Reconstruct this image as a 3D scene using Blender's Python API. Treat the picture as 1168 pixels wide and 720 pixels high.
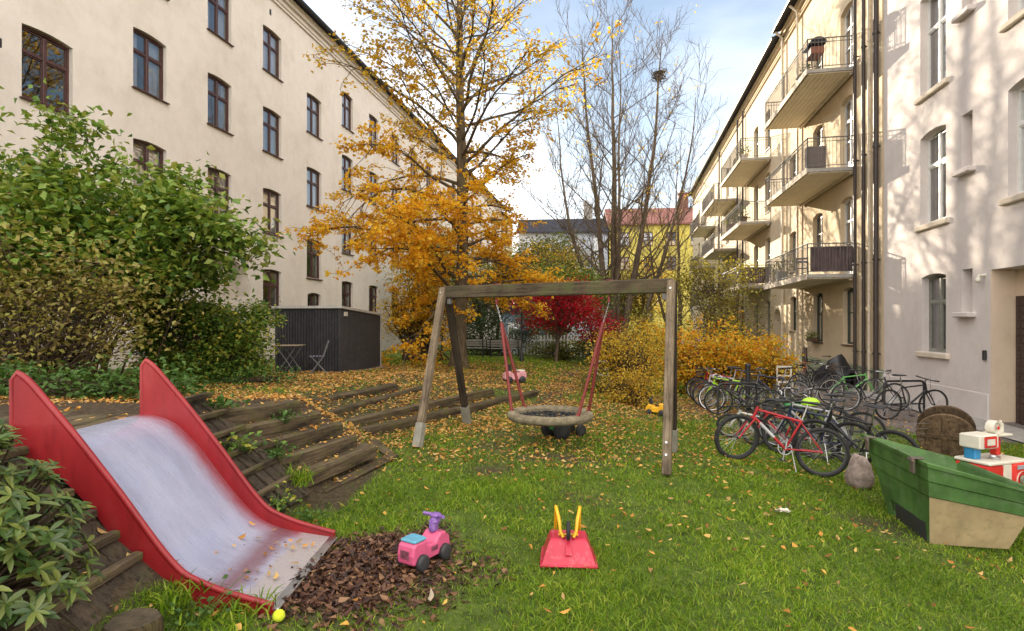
import bpy, bmesh, math, random
import numpy as np
from mathutils import Vector, Matrix
R_ = math.radians
PI = math.pi
for o in list(bpy.data.objects): bpy.data.objects.remove(o)
scene = bpy.context.scene
COL = scene.collection

# ------------------------------------------------------------------ camera, sky, sun, exposure
F = 648.9            # focal length in pixels of the 1168 px wide photograph
EYE = 1.7
cam_d = bpy.data.cameras.new('camera'); cam = bpy.data.objects.new('camera', cam_d); COL.objects.link(cam)
cam.location = (0, 0, EYE); cam.rotation_euler = (R_(90), 0, 0)
cam_d.sensor_width = 36; cam_d.lens = F/1168*36; cam_d.shift_y = 10/1168
cam_d.clip_start = 0.05; cam_d.clip_end = 2000
scene.camera = cam

SUN_DIR = Vector((-0.235, 1.0, 0.254)).normalized()      # towards the sun
elev = math.asin(SUN_DIR.z); azim = math.atan2(SUN_DIR.x, SUN_DIR.y)
world = bpy.data.worlds.new('World'); scene.world = world; world.use_nodes = True
wn = world.node_tree; wn.nodes.clear()
wo = wn.nodes.new('ShaderNodeOutputWorld'); wb = wn.nodes.new('ShaderNodeBackground')
sky = wn.nodes.new('ShaderNodeTexSky'); sky.sky_type = 'NISHITA'; sky.sun_disc = False
sky.sun_elevation = elev; sky.sun_rotation = azim; sky.air_density = 1.0; sky.dust_density = 0.3; sky.ozone_density = 1.0
wb.inputs['Strength'].default_value = 0.066; FILL_CLOUD = 15.2
# thin procedural cloud veil in the sky itself: wisps in the sunward half, plus, added out of view to brighten the shade, a broad white deck overhead and in the opposite half
def wnode(t): return wn.nodes.new(t)
def wlink(a, b_): wn.links.new(a, b_)
tc = wnode('ShaderNodeTexCoord'); mp = wnode('ShaderNodeMapping'); mp.inputs['Scale'].default_value = (1.0, 1.0, 2.6)
nz = wnode('ShaderNodeTexNoise'); nz.inputs['Scale'].default_value = 1.5; nz.inputs['Detail'].default_value = 6; nz.inputs['Roughness'].default_value = 0.5
wlink(tc.outputs['Generated'], mp.inputs['Vector']); wlink(mp.outputs[0], nz.inputs['Vector'])
sx = wnode('ShaderNodeSeparateXYZ'); wlink(tc.outputs['Generated'], sx.inputs[0])
fill_deck = wnode('ShaderNodeMapRange'); fill_deck.inputs[1].default_value = 0.62; fill_deck.inputs[2].default_value = -0.25; fill_deck.inputs[3].default_value = -0.32; fill_deck.inputs[4].default_value = 0.42
wlink(sx.outputs[1], fill_deck.inputs[0])
ad = wnode('ShaderNodeMath'); ad.operation = 'ADD'; wlink(nz.outputs['Fac'], ad.inputs[0]); wlink(fill_deck.outputs[0], ad.inputs[1])
wisp = wnode('ShaderNodeMapRange'); wisp.interpolation_type = 'SMOOTHSTEP'; wisp.inputs[1].default_value = 0.42; wisp.inputs[2].default_value = 0.72; wlink(ad.outputs[0], wisp.inputs[0])
veil = wnode('ShaderNodeMapRange'); veil.interpolation_type = 'SMOOTHSTEP'; veil.inputs[1].default_value = 0.44; veil.inputs[2].default_value = 0.72; veil.inputs[4].default_value = .45; wlink(nz.outputs['Fac'], veil.inputs[0])
m1 = wnode('ShaderNodeMix'); m1.data_type = 'RGBA'; m1.inputs[7].default_value = (9.6, 9.9, 10.6, 1)
wlink(veil.outputs[0], m1.inputs[0]); wlink(sky.outputs[0], m1.inputs[6])
m2 = wnode('ShaderNodeMix'); m2.data_type = 'RGBA'; m2.inputs[7].default_value = (FILL_CLOUD*1.0, FILL_CLOUD*.95, FILL_CLOUD*.90, 1)
wlink(wisp.outputs[0], m2.inputs[0]); wlink(m1.outputs[2], m2.inputs[6])
wlink(m2.outputs[2], wb.inputs['Color']); wlink(wb.outputs[0], wo.inputs['Surface'])

sl = bpy.data.lights.new('sun', 'SUN'); sl.energy = 5.0; sl.angle = R_(0.5); sl.color = (1.0, 0.87, 0.68)
so = bpy.data.objects.new('sun', sl); COL.objects.link(so); so.rotation_euler = SUN_DIR.to_track_quat('Z', 'Y').to_euler(); so.location = (0, 0, 40)
scene.view_settings.view_transform = 'Standard'; scene.view_settings.look = 'None'; scene.view_settings.gamma = 1
scene.view_settings.exposure = 1.58
cy = scene.cycles; cy.max_bounces = 6; cy.diffuse_bounces = 4; cy.glossy_bounces = 3; cy.transmission_bounces = 4; cy.transparent_max_bounces = 8
cy.use_denoising = True; cy.caustics_reflective = False; cy.caustics_refractive = False

rng = np.random.default_rng(11)
random.seed(5)

# ------------------------------------------------------------------ terrain shape
def sstep(a, b, x):
    t = np.clip((x-a)/(b-a), 0, 1); return t*t*(3-2*t)
def terr(x, y):
    x = np.asarray(x, float); y = np.asarray(y, float)
    h = np.interp(y, [2, 5, 6.6, 8.5, 11.5, 16, 24, 40], [.98, .98, .80, .62, .55, .40, .22, .0])
    xe = np.interp(y, [-2, 3, 5.8, 7.2, 8.5, 13.5, 20, 30], [-1.75, -1.75, -1.85, -1.65, -2.05, .5, 3, 5])
    w = np.interp(y, [3, 7, 8.5, 13.5, 20, 30], [1.12, 1.05, 1.1, 3.2, 6, 9])
    zl = h*np.clip((xe-x)/w, 0, 1)
    zl = zl*(sstep(.3, 2.3, y)*.75+.25)
    zr = -.42*sstep(1.2, 5.0, x) - .12*sstep(14, 26, y)*sstep(3, 8, x)
    bumps = .018*np.sin(x*2.1+1.3*np.sin(y*1.1))*np.cos(y*1.7+.6) + .012*np.sin(5.3*x+2*y)*np.sin(4.1*y-x)
    pile = .012*np.exp(-(((x+.95)/.55)**2+((y-3.95)/.6)**2))
    lip = .085*np.exp(-(((x+1.58)/.26)**2+((y-3.08)/.2)**2))
    return zl + zr + bumps + pile + lip
def T(x, y): return float(terr(x, y))
def gp(px, py, dz=0.0):
    """ground point seen at a pixel of the photograph"""
    k = (370-py)/F; u = (px-584)/F
    d = 0.6
    for _ in range(4000):
        if EYE + k*d <= T(u*d, d)+dz: break
        d += 0.01 + d*0.001
    return Vector((u*d, d, T(u*d, d)))

# ------------------------------------------------------------------ materials
def new_mat(name):
    m = bpy.data.materials.new(name); m.use_nodes = True
    nt = m.node_tree; b = nt.nodes['Principled BSDF']; return m, nt, b
def lk(nt, a, b): nt.links.new(a, b)
def ramp(nt, cols, pos=None, interp='LINEAR'):
    n = nt.nodes.new('ShaderNodeValToRGB'); e = n.color_ramp.elements; n.color_ramp.interpolation = interp
    k = len(cols)
    while len(e) < k: e.new(0.5)
    for i, c in enumerate(cols):
        e[i].position = pos[i] if pos else i/(max(1, k-1)); e[i].color = (*c, 1)
    return n
def noise(nt, scale, detail=5, rough=.55, coord='Object', stretch=None, vec=None):
    n = nt.nodes.new('ShaderNodeTexNoise'); n.inputs['Scale'].default_value = scale; n.inputs['Detail'].default_value = detail; n.inputs['Roughness'].default_value = rough
    if vec is None:
        t = nt.nodes.new('ShaderNodeTexCoord'); vec = t.outputs[coord]
    if stretch:
        mpn = nt.nodes.new('ShaderNodeMapping'); mpn.inputs['Scale'].default_value = stretch; lk(nt, vec, mpn.inputs[0]); vec = mpn.outputs[0]
    lk(nt, vec, n.inputs['Vector']); return n
def mixc(nt, fac, a, b, blend='MIX'):
    n = nt.nodes.new('ShaderNodeMix'); n.data_type = 'RGBA'; n.blend_type = blend
    for sock, v in ((n.inputs[0], fac), (n.inputs[6], a), (n.inputs[7], b)):
        if hasattr(v, 'is_output') or isinstance(v, bpy.types.NodeSocket): lk(nt, v, sock)
        elif isinstance(v, (int, float)): sock.default_value = v
        else: sock.default_value = (*v, 1)
    return n.outputs[2]
def bump(nt, b, h, strength=.3, dist=.02):
    n = nt.nodes.new('ShaderNodeBump'); n.inputs['Strength'].default_value = strength; n.inputs['Distance'].default_value = dist
    lk(nt, h, n.inputs['Height']); lk(nt, n.outputs[0], b.inputs['Normal'])
def basic(name, col, rough=.5, metal=0.0, var=.25, scale=6, bmp=.0, bscale=60, dirt=None, coat=0.0, spec=.5):
    """plain paint/plastic/metal with uneven tone, scuffs and optional dirt"""
    m, nt, b = new_mat(name)
    n = noise(nt, scale, 6, .6)
    r = ramp(nt, [tuple(c*(1-var) for c in col), tuple(min(1, c*(1+var*.6)) for c in col)], [.3, .7]); lk(nt, n.outputs['Fac'], r.inputs[0])
    out = r.outputs[0]
    if dirt:
        n2 = noise(nt, scale*2.7, 8, .7); r2 = ramp(nt, [(0, 0, 0), (1, 1, 1)], [.52, .72]); lk(nt, n2.outputs['Fac'], r2.inputs[0])
        out = mixc(nt, r2.outputs[0], out, dirt)
    lk(nt, out, b.inputs['Base Color'])
    b.inputs['Metallic'].default_value = metal; b.inputs['Coat Weight'].default_value = coat; b.inputs['Specular IOR Level'].default_value = spec
    rr = nt.nodes.new('ShaderNodeMapRange'); rr.inputs[3].default_value = max(.03, rough-.12); rr.inputs[4].default_value = min(1, rough+.15)
    lk(nt, n.outputs['Fac'], rr.inputs[0]); lk(nt, rr.outputs[0], b.inputs['Roughness'])
    if bmp:
        n3 = noise(nt, bscale, 5, .6); bump(nt, b, n3.outputs['Fac'], bmp, .01)
    return m
def plaster(name, col, stain, low=None, zlow=0.0):
    m, nt, b = new_mat(name)
    n = noise(nt, .55, 7, .62); r = ramp(nt, [stain, col, tuple(min(1, c*1.05) for c in col)], [.28, .5, .75]); lk(nt, n.outputs['Fac'], r.inputs[0])
    n2 = noise(nt, 2.6, 8, .72, stretch=(1, 1, .8)); r2 = ramp(nt, [(.90, .89, .88), (1, 1, 1)], [.28, .55]); lk(nt, n2.outputs['Fac'], r2.inputs[0])
    out = mixc(nt, 1.0, r.outputs[0], r2.outputs[0], 'MULTIPLY')
    if low:
        t = nt.nodes.new('ShaderNodeTexCoord'); s = nt.nodes.new('ShaderNodeSeparateXYZ'); lk(nt, t.outputs['Object'], s.inputs[0])
        mm = nt.nodes.new('ShaderNodeMapRange'); mm.inputs[1].default_value = zlow-.02; mm.inputs[2].default_value = zlow+.02; mm.inputs[3].default_value = 1; mm.inputs[4].default_value = 0
        lk(nt, s.outputs[2], mm.inputs[0]); out = mixc(nt, mm.outputs[0], out, low)
    lk(nt, out, b.inputs['Base Color']); b.inputs['Roughness'].default_value = .9; b.inputs['Specular IOR Level'].default_value = .2
    n3 = noise(nt, 38, 6, .65); n4 = noise(nt, 1.6, 4, .5)
    ad = nt.nodes.new('ShaderNodeMath'); ad.operation = 'MULTIPLY_ADD'; ad.inputs[1].default_value = 2.5
    lk(nt, n4.outputs['Fac'], ad.inputs[0]); lk(nt, n3.outputs['Fac'], ad.inputs[2]); bump(nt, b, ad.outputs[0], .45, .02)
    return m
def timber(name, dark, light, axis=0, moss=None, grain=26, mossamt=.55):
    m, nt, b = new_mat(name)
    st = [grain, grain, grain]; st[axis] = grain*.06
    n = noise(nt, 1, 8, .65, stretch=tuple(st)); r = ramp(nt, [dark, light, tuple(.6*(a+c) for a, c in zip(dark, light))], [.3, .55, .8]); lk(nt, n.outputs['Fac'], r.inputs[0])
    out = r.outputs[0]
    n1 = noise(nt, 2.2, 6, .65); r1 = ramp(nt, [(.5, .5, .5), (1.1, 1.1, 1.1)], [.35, .65]); lk(nt, n1.outputs['Fac'], r1.inputs[0])
    out = mixc(nt, 1.0, out, r1.outputs[0], 'MULTIPLY')
    oi = nt.nodes.new('ShaderNodeObjectInfo'); ro = ramp(nt, [(.72, .72, .72), (1.2, 1.2, 1.2)]); lk(nt, oi.outputs['Random'], ro.inputs[0]); out = mixc(nt, 1.0, out, ro.outputs[0], 'MULTIPLY')
    nc = noise(nt, 1, 9, .75, stretch=tuple(s_*3.2 for s_ in st)); rc = ramp(nt, [(.25, .25, .25), (1, 1, 1)], [.36, .50]); lk(nt, nc.outputs['Fac'], rc.inputs[0]); out = mixc(nt, .8, out, rc.outputs[0], 'MULTIPLY')
    if moss:
        n2 = noise(nt, 4.5, 8, .7); r2 = ramp(nt, [(0, 0, 0), (1, 1, 1)], [mossamt-.08, mossamt+.12]); lk(nt, n2.outputs['Fac'], r2.inputs[0])
        out = mixc(nt, r2.outputs[0], out, moss)
    lk(nt, out, b.inputs['Base Color']); b.inputs['Roughness'].default_value = .85; b.inputs['Specular IOR Level'].default_value = .25
    bump(nt, b, n.outputs['Fac'], .6, .012)
    return m
def bark(name, dark, light, scale=9):
    m, nt, b = new_mat(name)
    n = noise(nt, scale, 8, .7, stretch=(1, 1, .22)); r = ramp(nt, [dark, light], [.35, .68]); lk(nt, n.outputs['Fac'], r.inputs[0])
    n2 = noise(nt, 1.4, 5); r2 = ramp(nt, [(1, 1, 1), (.75, .85, .6)], [.45, .7]); lk(nt, n2.outputs['Fac'], r2.inputs[0])
    lk(nt, mixc(nt, 1.0, r.outputs[0], r2.outputs[0], 'MULTIPLY'), b.inputs['Base Color']); b.inputs['Roughness'].default_value = .9; b.inputs['Specular IOR Level'].default_value = .15
    bump(nt, b, n.outputs['Fac'], .8, .03)
    return m
def leafm(name, cols, trans=.45, rough=.5, zcols=None, zr=(0, 1), spec=.35, pos=None):
    """leaf tissue: each leaf its own tint, light passes through it. zcols: the tint of the leaves higher up in the crown"""
    m, nt, b = new_mat(name)
    g = nt.nodes.new('ShaderNodeNewGeometry')
    r = ramp(nt, cols, pos); lk(nt, g.outputs['Random Per Island'], r.inputs[0]); out = r.outputs[0]
    if zcols:
        rz = ramp(nt, zcols); lk(nt, g.outputs['Random Per Island'], rz.inputs[0])
        t = nt.nodes.new('ShaderNodeTexCoord'); s = nt.nodes.new('ShaderNodeSeparateXYZ'); lk(nt, t.outputs['Object'], s.inputs[0])
        nn = noise(nt, .6, 3); ma = nt.nodes.new('ShaderNodeMath'); ma.operation = 'MULTIPLY_ADD'; ma.inputs[1].default_value = 3.0; lk(nt, nn.outputs['Fac'], ma.inputs[0]); lk(nt, s.outputs[2], ma.inputs[2])
        mm = nt.nodes.new('ShaderNodeMapRange'); mm.inputs[1].default_value = zr[0]+1.5; mm.inputs[2].default_value = zr[1]+1.5
        lk(nt, ma.outputs[0], mm.inputs[0]); out = mixc(nt, mm.outputs[0], out, rz.outputs[0])
    lk(nt, out, b.inputs['Base Color']); b.inputs['Roughness'].default_value = rough; b.inputs['Specular IOR Level'].default_value = spec
    tr = nt.nodes.new('ShaderNodeBsdfTranslucent'); lk(nt, mixc(nt, 1.0, out, (1.25, 1.2, .8), 'MULTIPLY'), tr.inputs['Color'])
    ms = nt.nodes.new('ShaderNodeMixShader'); ms.inputs[0].default_value = trans
    lk(nt, b.outputs[0], ms.inputs[1]); lk(nt, tr.outputs[0], ms.inputs[2]); lk(nt, ms.outputs[0], nt.nodes['Material Output'].inputs['Surface'])
    return m
def glassm(name, tint=(.93, .96, 1), boost=1.6):
    m, nt, b = new_mat(name); nt.nodes.remove(b)
    t = nt.nodes.new('ShaderNodeBsdfTransparent'); t.inputs[0].default_value = (*tint, 1)
    g = nt.nodes.new('ShaderNodeBsdfGlossy'); g.inputs['Roughness'].default_value = .015
    fr = nt.nodes.new('ShaderNodeFresnel'); fr.inputs[0].default_value = 1.5
    n = noise(nt, 1.2, 2); bm = nt.nodes.new('ShaderNodeBump'); bm.inputs['Strength'].default_value = .05; bm.inputs['Distance'].default_value = .05
    lk(nt, n.outputs['Fac'], bm.inputs['Height']); lk(nt, bm.outputs[0], g.inputs['Normal'])
    mu = nt.nodes.new('ShaderNodeMath'); mu.operation = 'MULTIPLY_ADD'; mu.inputs[1].default_value = boost; mu.inputs[2].default_value = .22; mu.use_clamp = True
    lk(nt, fr.outputs[0], mu.inputs[0])
    ms = nt.nodes.new('ShaderNodeMixShader'); lk(nt, mu.outputs[0], ms.inputs[0]); lk(nt, t.outputs[0], ms.inputs[1]); lk(nt, g.outputs[0], ms.inputs[2])
    lk(nt, ms.outputs[0], nt.nodes['Material Output'].inputs['Surface']); return m

M = {}
M['wall_left'] = plaster('cream_white_plaster', (.745, .68, .61), (.655, .59, .515))
M['wall_near'] = plaster('white_plaster', (.63, .575, .55), (.555, .505, .485))
M['wall_far'] = plaster('cream_plaster', (.64, .52, .36), (.56, .45, .30), low=(.36, .40, .27), zlow=1.02)
M['porch'] = plaster('warm_cream_plaster', (.66, .53, .40), (.58, .46, .34))
M['wall_third'] = plaster('pale_yellow_plaster', (.66, .55, .40), (.58, .47, .33))
M['wall_yellow'] = plaster('yellow_plaster', (.60, .51, .12), (.50, .42, .10))
M['wall_grey'] = plaster('grey_blue_plaster', (.40, .43, .50), (.34, .37, .44))
M['stone_trim'] = plaster('cream_stone_trim', (.64, .56, .46), (.54, .47, .38))
M['roof_dark'] = basic('dark_slate', (.045, .045, .055), .9, bmp=.3, bscale=8, spec=.05)
M['roof_red'] = basic('red_roof_tile', (.25, .105, .085), .9, bmp=.6, bscale=9)
M['win_brown'] = basic('brown_window_paint', (.075, .030, .026), .4, var=.35)
M['win_green'] = basic('grey_green_window_paint', (.23, .23, .20), .45)
M['win_white'] = basic('white_window_paint', (.68, .68, .66), .4, var=.1)
M['glass'] = glassm('window_glass'); 
M['curtain'] = basic('white_curtain_cloth', (.80, .82, .86), .9, var=.12)
M['metal_dark'] = basic('black_painted_metal', (.02, .02, .022), .45, var=.4)
M['metal_grey'] = basic('grey_painted_metal', (.16, .155, .15), .45)
M['pipe'] = basic('brown_black_drainpipe_paint', (.045, .033, .03), .45)
M['pipe_light'] = basic('cream_drainpipe_paint', (.6, .52, .4), .5)
M['steel'] = basic('worn_steel', (.55, .55, .56), .32, 1.0, var=.2)
M['board'] = basic('pale_soffit_boards', (.80, .71, .54), .7, var=.10, scale=2)
M['concrete'] = basic('concrete', (.36, .34, .31), .9, var=.25, bmp=.4, bscale=50, dirt=(.2, .19, .17))
M['timber_grey'] = timber('weathered_timber', (.10, .072, .045), (.255, .195, .13), 2, (.09, .095, .035), 30, .66)
M['timber_beam'] = timber('weathered_beam', (.055, .040, .024), (.165, .122, .075), 0, (.075, .085, .03), 30, .56)
M['timber_dark'] = timber('dark_impregnated_timber', (.018, .014, .010), (.075, .055, .035), 2, None, 30)
M['sleeper'] = timber('mossy_sleeper', (.014, .010, .007), (.15, .108, .066), 1, (.080, .080, .020), 20, .55)
M['plank_dark'] = timber('dark_wet_planks', (.022, .016, .012), (.10, .075, .05), 0, (.06, .065, .025), 26, .62)
M['red_panel'] = None
M['tyre'] = basic('black_rubber', (.016, .016, .017), .75, var=.4, dirt=(.06, .05, .04))
M['rope'] = basic('beige_braided_rope', (.25, .21, .135), .9, var=.4, scale=12, bmp=1.0, bscale=110)
M['net'] = basic('black_net_rope', (.022, .024, .03), .8)
M['rope_red'] = basic('red_brown_rope', (.21, .030, .026), .6, var=.3, scale=20, bmp=.3)
M['plastic_red'] = basic('faded_red_plastic', (.48, .017, .048), .36, var=.25, dirt=(.52, .11, .13), scale=5)
M['plastic_yellow'] = basic('yellow_plastic_tube', (.80, .42, .015), .4, var=.15)
M['plastic_pink'] = basic('pink_plastic', (.62, .10, .22), .4, var=.15, dirt=(.45, .1, .14))
M['plastic_purple'] = basic('purple_plastic', (.20, .10, .33), .45)
M['plastic_blue'] = basic('light_blue_plastic', (.10, .32, .45), .45)
M['plastic_dark'] = basic('dark_grey_plastic', (.03, .03, .032), .55)
M['plastic_green'] = basic('green_plastic', (.03, .22, .05), .4)
M['plastic_white'] = basic('off_white_plastic', (.66, .62, .52), .45, var=.12)
M['bin_green'] = basic('weathered_green_fibreglass', (.060, .145, .030), .6, var=.5, scale=3, dirt=(.11, .17, .075), bmp=.15)
M['bin_tan'] = basic('dirty_tan_panel', (.34, .255, .13), .8, var=.25, scale=5, dirt=(.20, .17, .08))
M['rock'] = basic('pinkish_granite', (.30, .235, .20), .9, var=.5, scale=9, bmp=.8, bscale=24, dirt=(.14, .11, .09))
M['reel_wood'] = timber('weathered_reel_wood', (.07, .045, .025), (.22, .145, .085), 0, None, 18)
M['tarp'] = basic('black_tarpaulin', (.02, .021, .026), .38, var=.4, bmp=.3, bscale=14)
M['leather'] = basic('brown_leather', (.30, .12, .04), .5)
M['saddle'] = basic('black_saddle_vinyl', (.03, .03, .032), .5)
M['ball'] = basic('yellow_green_felt', (.62, .72, .03), .95, var=.12, bmp=.6, bscale=300)
M['trunk_maple'] = bark('grey_brown_bark', (.055, .040, .026), (.20, .15, .10))
M['trunk_bare'] = bark('brown_bark', (.07, .052, .04), (.24, .18, .135))
M['twig'] = bark('twig_bark', (.04, .026, .018), (.12, .085, .055))
M['curb'] = M['concrete']

# ------------------------------------------------------------------ object helpers
def tag(o, label=None, cat=None, group=None, kind=None):
    if label: o['label'] = label
    if cat: o['category'] = cat
    if group: o['group'] = group
    if kind: o['kind'] = kind
    return o
def empty(name, loc, rz=0, label=None, cat=None, group=None):
    o = bpy.data.objects.new(name, None); COL.objects.link(o); o.location = loc; o.rotation_euler = (0, 0, rz); o.empty_display_size = .2
    return tag(o, label, cat, group)
def link(name, me, parent=None):
    o = bpy.data.objects.new(name, me); COL.objects.link(o)
    if parent is not None: o.parent = parent
    return o
def copy_tree(o, parent=None):
    c = o.copy(); COL.objects.link(c); c.parent = parent
    for ch in list(o.children): copy_tree(ch, c)
    return c
def np_mesh(name, V, Fs, mats, parent=None, smooth=False, attrs=None, mi=None):
    """Fs: list of int arrays (n x k)"""
    me = bpy.data.meshes.new(name); V = np.asarray(V, np.float32)
    Fs = [np.asarray(f, np.int32) for f in Fs if len(f)]
    loops = np.concatenate([f.ravel() for f in Fs]); cnt = np.concatenate([np.full(len(f), f.shape[1], np.int32) for f in Fs])
    st = np.zeros(len(cnt), np.int32); st[1:] = np.cumsum(cnt)[:-1]
    me.vertices.add(len(V)); me.vertices.foreach_set('co', V.ravel()); me.loops.add(len(loops)); me.loops.foreach_set('vertex_index', loops)
    me.polygons.add(len(cnt)); me.polygons.foreach_set('loop_start', st); me.polygons.foreach_set('loop_total', cnt)
    if smooth: me.polygons.foreach_set('use_smooth', np.ones(len(cnt), bool))
    for m in (mats if isinstance(mats, (list, tuple)) else [mats]): me.materials.append(m)
    if mi is not None: me.polygons.foreach_set('material_index', np.asarray(mi, np.int32))
    if attrs:
        for k, a in attrs.items():
            at = me.attributes.new(k, 'FLOAT', 'POINT'); at.data.foreach_set('value', np.asarray(a, np.float32))
    me.update(calc_edges=True); me.validate()
    return link(name, me, parent)

class MB:
    def __init__(s): s.v = []; s.f = []; s.m = []; s.cur = 0; s.xf = None
    def add(s, vs, fs):
        o = len(s.v)
        for p in vs:
            p = Vector(p); s.v.append(s.xf @ p if s.xf is not None else p)
        for q in fs: s.f.append([i+o for i in q]); s.m.append(s.cur)
    def box(s, c, d, rot=None, taper=None, bev=0.0):
        c = Vector(c); hx, hy, hz = d[0]/2, d[1]/2, d[2]/2; t = taper or (1, 1)
        if bev > 0:
            b = min(bev, hx*.9, hy*.9, hz*.9); P = []
            for sz, zz in ((-1, -hz), (-1, -hz+b), (1, hz-b), (1, hz)):
                ins = b if abs(zz) == hz else 0
                tx, ty = (t if sz > 0 else (1, 1))
                X, Y = (hx-ins)*tx, (hy-ins)*ty; k = 0 if ins else b
                X2, Y2 = hx*tx, hy*ty
                if ins: ring = [(-X, -Y+b*0), (X, -Y), (X, Y), (-X, Y)]; ring = [(-X+b, -Y), (X-b, -Y), (X, -Y+b), (X, Y-b), (X-b, Y), (-X+b, Y), (-X, Y-b), (-X, -Y+b)]
                else: ring = [(-X2+b, -Y2), (X2-b, -Y2), (X2, -Y2+b), (X2, Y2-b), (X2-b, Y2), (-X2+b, Y2), (-X2, Y2-b), (-X2, -Y2+b)]
                P += [(x, y, zz) for x, y in ring]
            fs = [[7, 6, 5, 4, 3, 2, 1, 0]]
            for k in range(3):
                for i in range(8): j = (i+1) % 8; fs.append([k*8+i, k*8+j, k*8+8+j, k*8+8+i])
            fs.append([24+i for i in range(8)])
        else:
            P = [(-hx, -hy, -hz), (hx, -hy, -hz), (hx, hy, -hz), (-hx, hy, -hz), (-hx*t[0], -hy*t[1], hz), (hx*t[0], -hy*t[1], hz), (hx*t[0], hy*t[1], hz), (-hx*t[0], hy*t[1], hz)]
            fs = [[3, 2, 1, 0], [4, 5, 6, 7], [0, 1, 5, 4], [1, 2, 6, 5], [2, 3, 7, 6], [3, 0, 4, 7]]
        vs = []
        for p in P:
            p = Vector(p)
            if rot is not None: p = rot @ p
            vs.append(p+c)
        s.add(vs, fs)
    def bar(s, a, b, w, h, bev=0.0, up=(0, 0, 1), ext=0.0):
        """rectangular bar from a to b"""
        a, b = Vector(a), Vector(b); x = (b-a); L = x.length; x = x/L; u = Vector(up)
        y = u.cross(x)
        if y.length < 1e-4: y = Vector((0, 1, 0)).cross(x)
        y.normalize(); z = x.cross(y)
        r = Matrix((x, y, z)).transposed()
        s.box((a+b)/2, (L+ext, w, h), r, bev=bev)
    def tube(s, pts, r, k=8, closed=False, caps=True):
        pts = [Vector(p) for p in pts]; n = len(pts); rad = r if isinstance(r, (list, tuple)) else [r]*n
        vs = []; up = None
        for i, p in enumerate(pts):
            if closed: t = pts[(i+1) % n]-pts[i-1]
            else: t = pts[min(i+1, n-1)]-pts[max(i-1, 0)]
            t.normalize()
            if up is None: up = Vector((0, 0, 1)) if abs(t.z) < .9 else Vector((1, 0, 0))
            a = t.cross(up); a.normalize(); b = a.cross(t); up = b
            for j in range(k):
                q = 2*PI*j/k; vs.append(p+(a*math.cos(q)+b*math.sin(q))*rad[i])
        fs = []
        for i in range(n if closed else n-1):
            i2 = (i+1) % n
            for j in range(k): j2 = (j+1) % k; fs.append([i*k+j, i2*k+j, i2*k+j2, i*k+j2])
        if caps and not closed: fs.append(list(range(k))); fs.append([(n-1)*k+j for j in reversed(range(k))])
        s.add(vs, fs)
    def lathe(s, prof, k=24, axis='z', c=(0, 0, 0), rot=None, close=False):
        c = Vector(c); vs = []
        for r, z in prof:
            for j in range(k):
                q = 2*PI*j/k; p = Vector((r*math.cos(q), r*math.sin(q), z))
                if axis == 'y': p = Vector((p.x, p.z, -p.y))
                if axis == 'x': p = Vector((p.z, p.x, p.y))
                if rot is not None: p = rot @ p
                vs.append(p+c)
        fs = []; n = len(prof)
        for i in range(n if close else n-1):
            i2 = (i+1) % n
            for j in range(k): j2 = (j+1) % k; fs.append([i*k+j, i*k+j2, i2*k+j2, i2*k+j])
        s.add(vs, fs)
    def sphere(s, c, r, k=14, n=8, sc=(1, 1, 1)):
        c = Vector(c); vs = []; fs = []
        for i in range(n+1):
            th = PI*i/n
            for j in range(k): q = 2*PI*j/k; vs.append(c+Vector((r*sc[0]*math.sin(th)*math.cos(q), r*sc[1]*math.sin(th)*math.sin(q), r*sc[2]*math.cos(th))))
        for i in range(n):
            for j in range(k): j2 = (j+1) % k; fs.append([i*k+j, i*k+k+j, i*k+k+j2, i*k+j2])
        s.add(vs, fs)
    def extrude(s, poly, y0, y1):
        """closed (x,z) outline between y0 and y1"""
        n = len(poly); vs = [(x, y0, z) for x, z in poly]+[(x, y1, z) for x, z in poly]
        fs = [list(range(n)), [n+i for i in reversed(range(n))]]
        for i in range(n): j = (i+1) % n; fs.append([j, i, n+i, n+j])
        s.add(vs, fs)
    def mesh(s, name, mats, smooth=False, fix=True):
        me = bpy.data.meshes.new(name); me.from_pydata([tuple(p) for p in s.v], [], s.f)
        for m in (mats if isinstance(mats, (list, tuple)) else [mats]): me.materials.append(m)
        for i, p in enumerate(me.polygons): p.material_index = s.m[i]
        if fix:
            bm = bmesh.new(); bm.from_mesh(me); bmesh.ops.recalc_face_normals(bm, faces=bm.faces[:]); bm.to_mesh(me); bm.free()
        if smooth:
            for p in me.polygons: p.use_smooth = True
            me.set_sharp_from_angle(angle=R_(smooth if smooth is not True else 40))
        me.update(); return me
    def build(s, name, mats, parent=None, smooth=False, fix=True): return link(name, s.mesh(name, mats, smooth, fix), parent)
def RX(a): return Matrix.Rotation(a, 3, 'X')
def RY(a): return Matrix.Rotation(a, 3, 'Y')
def RZ(a): return Matrix.Rotation(a, 3, 'Z')

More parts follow.
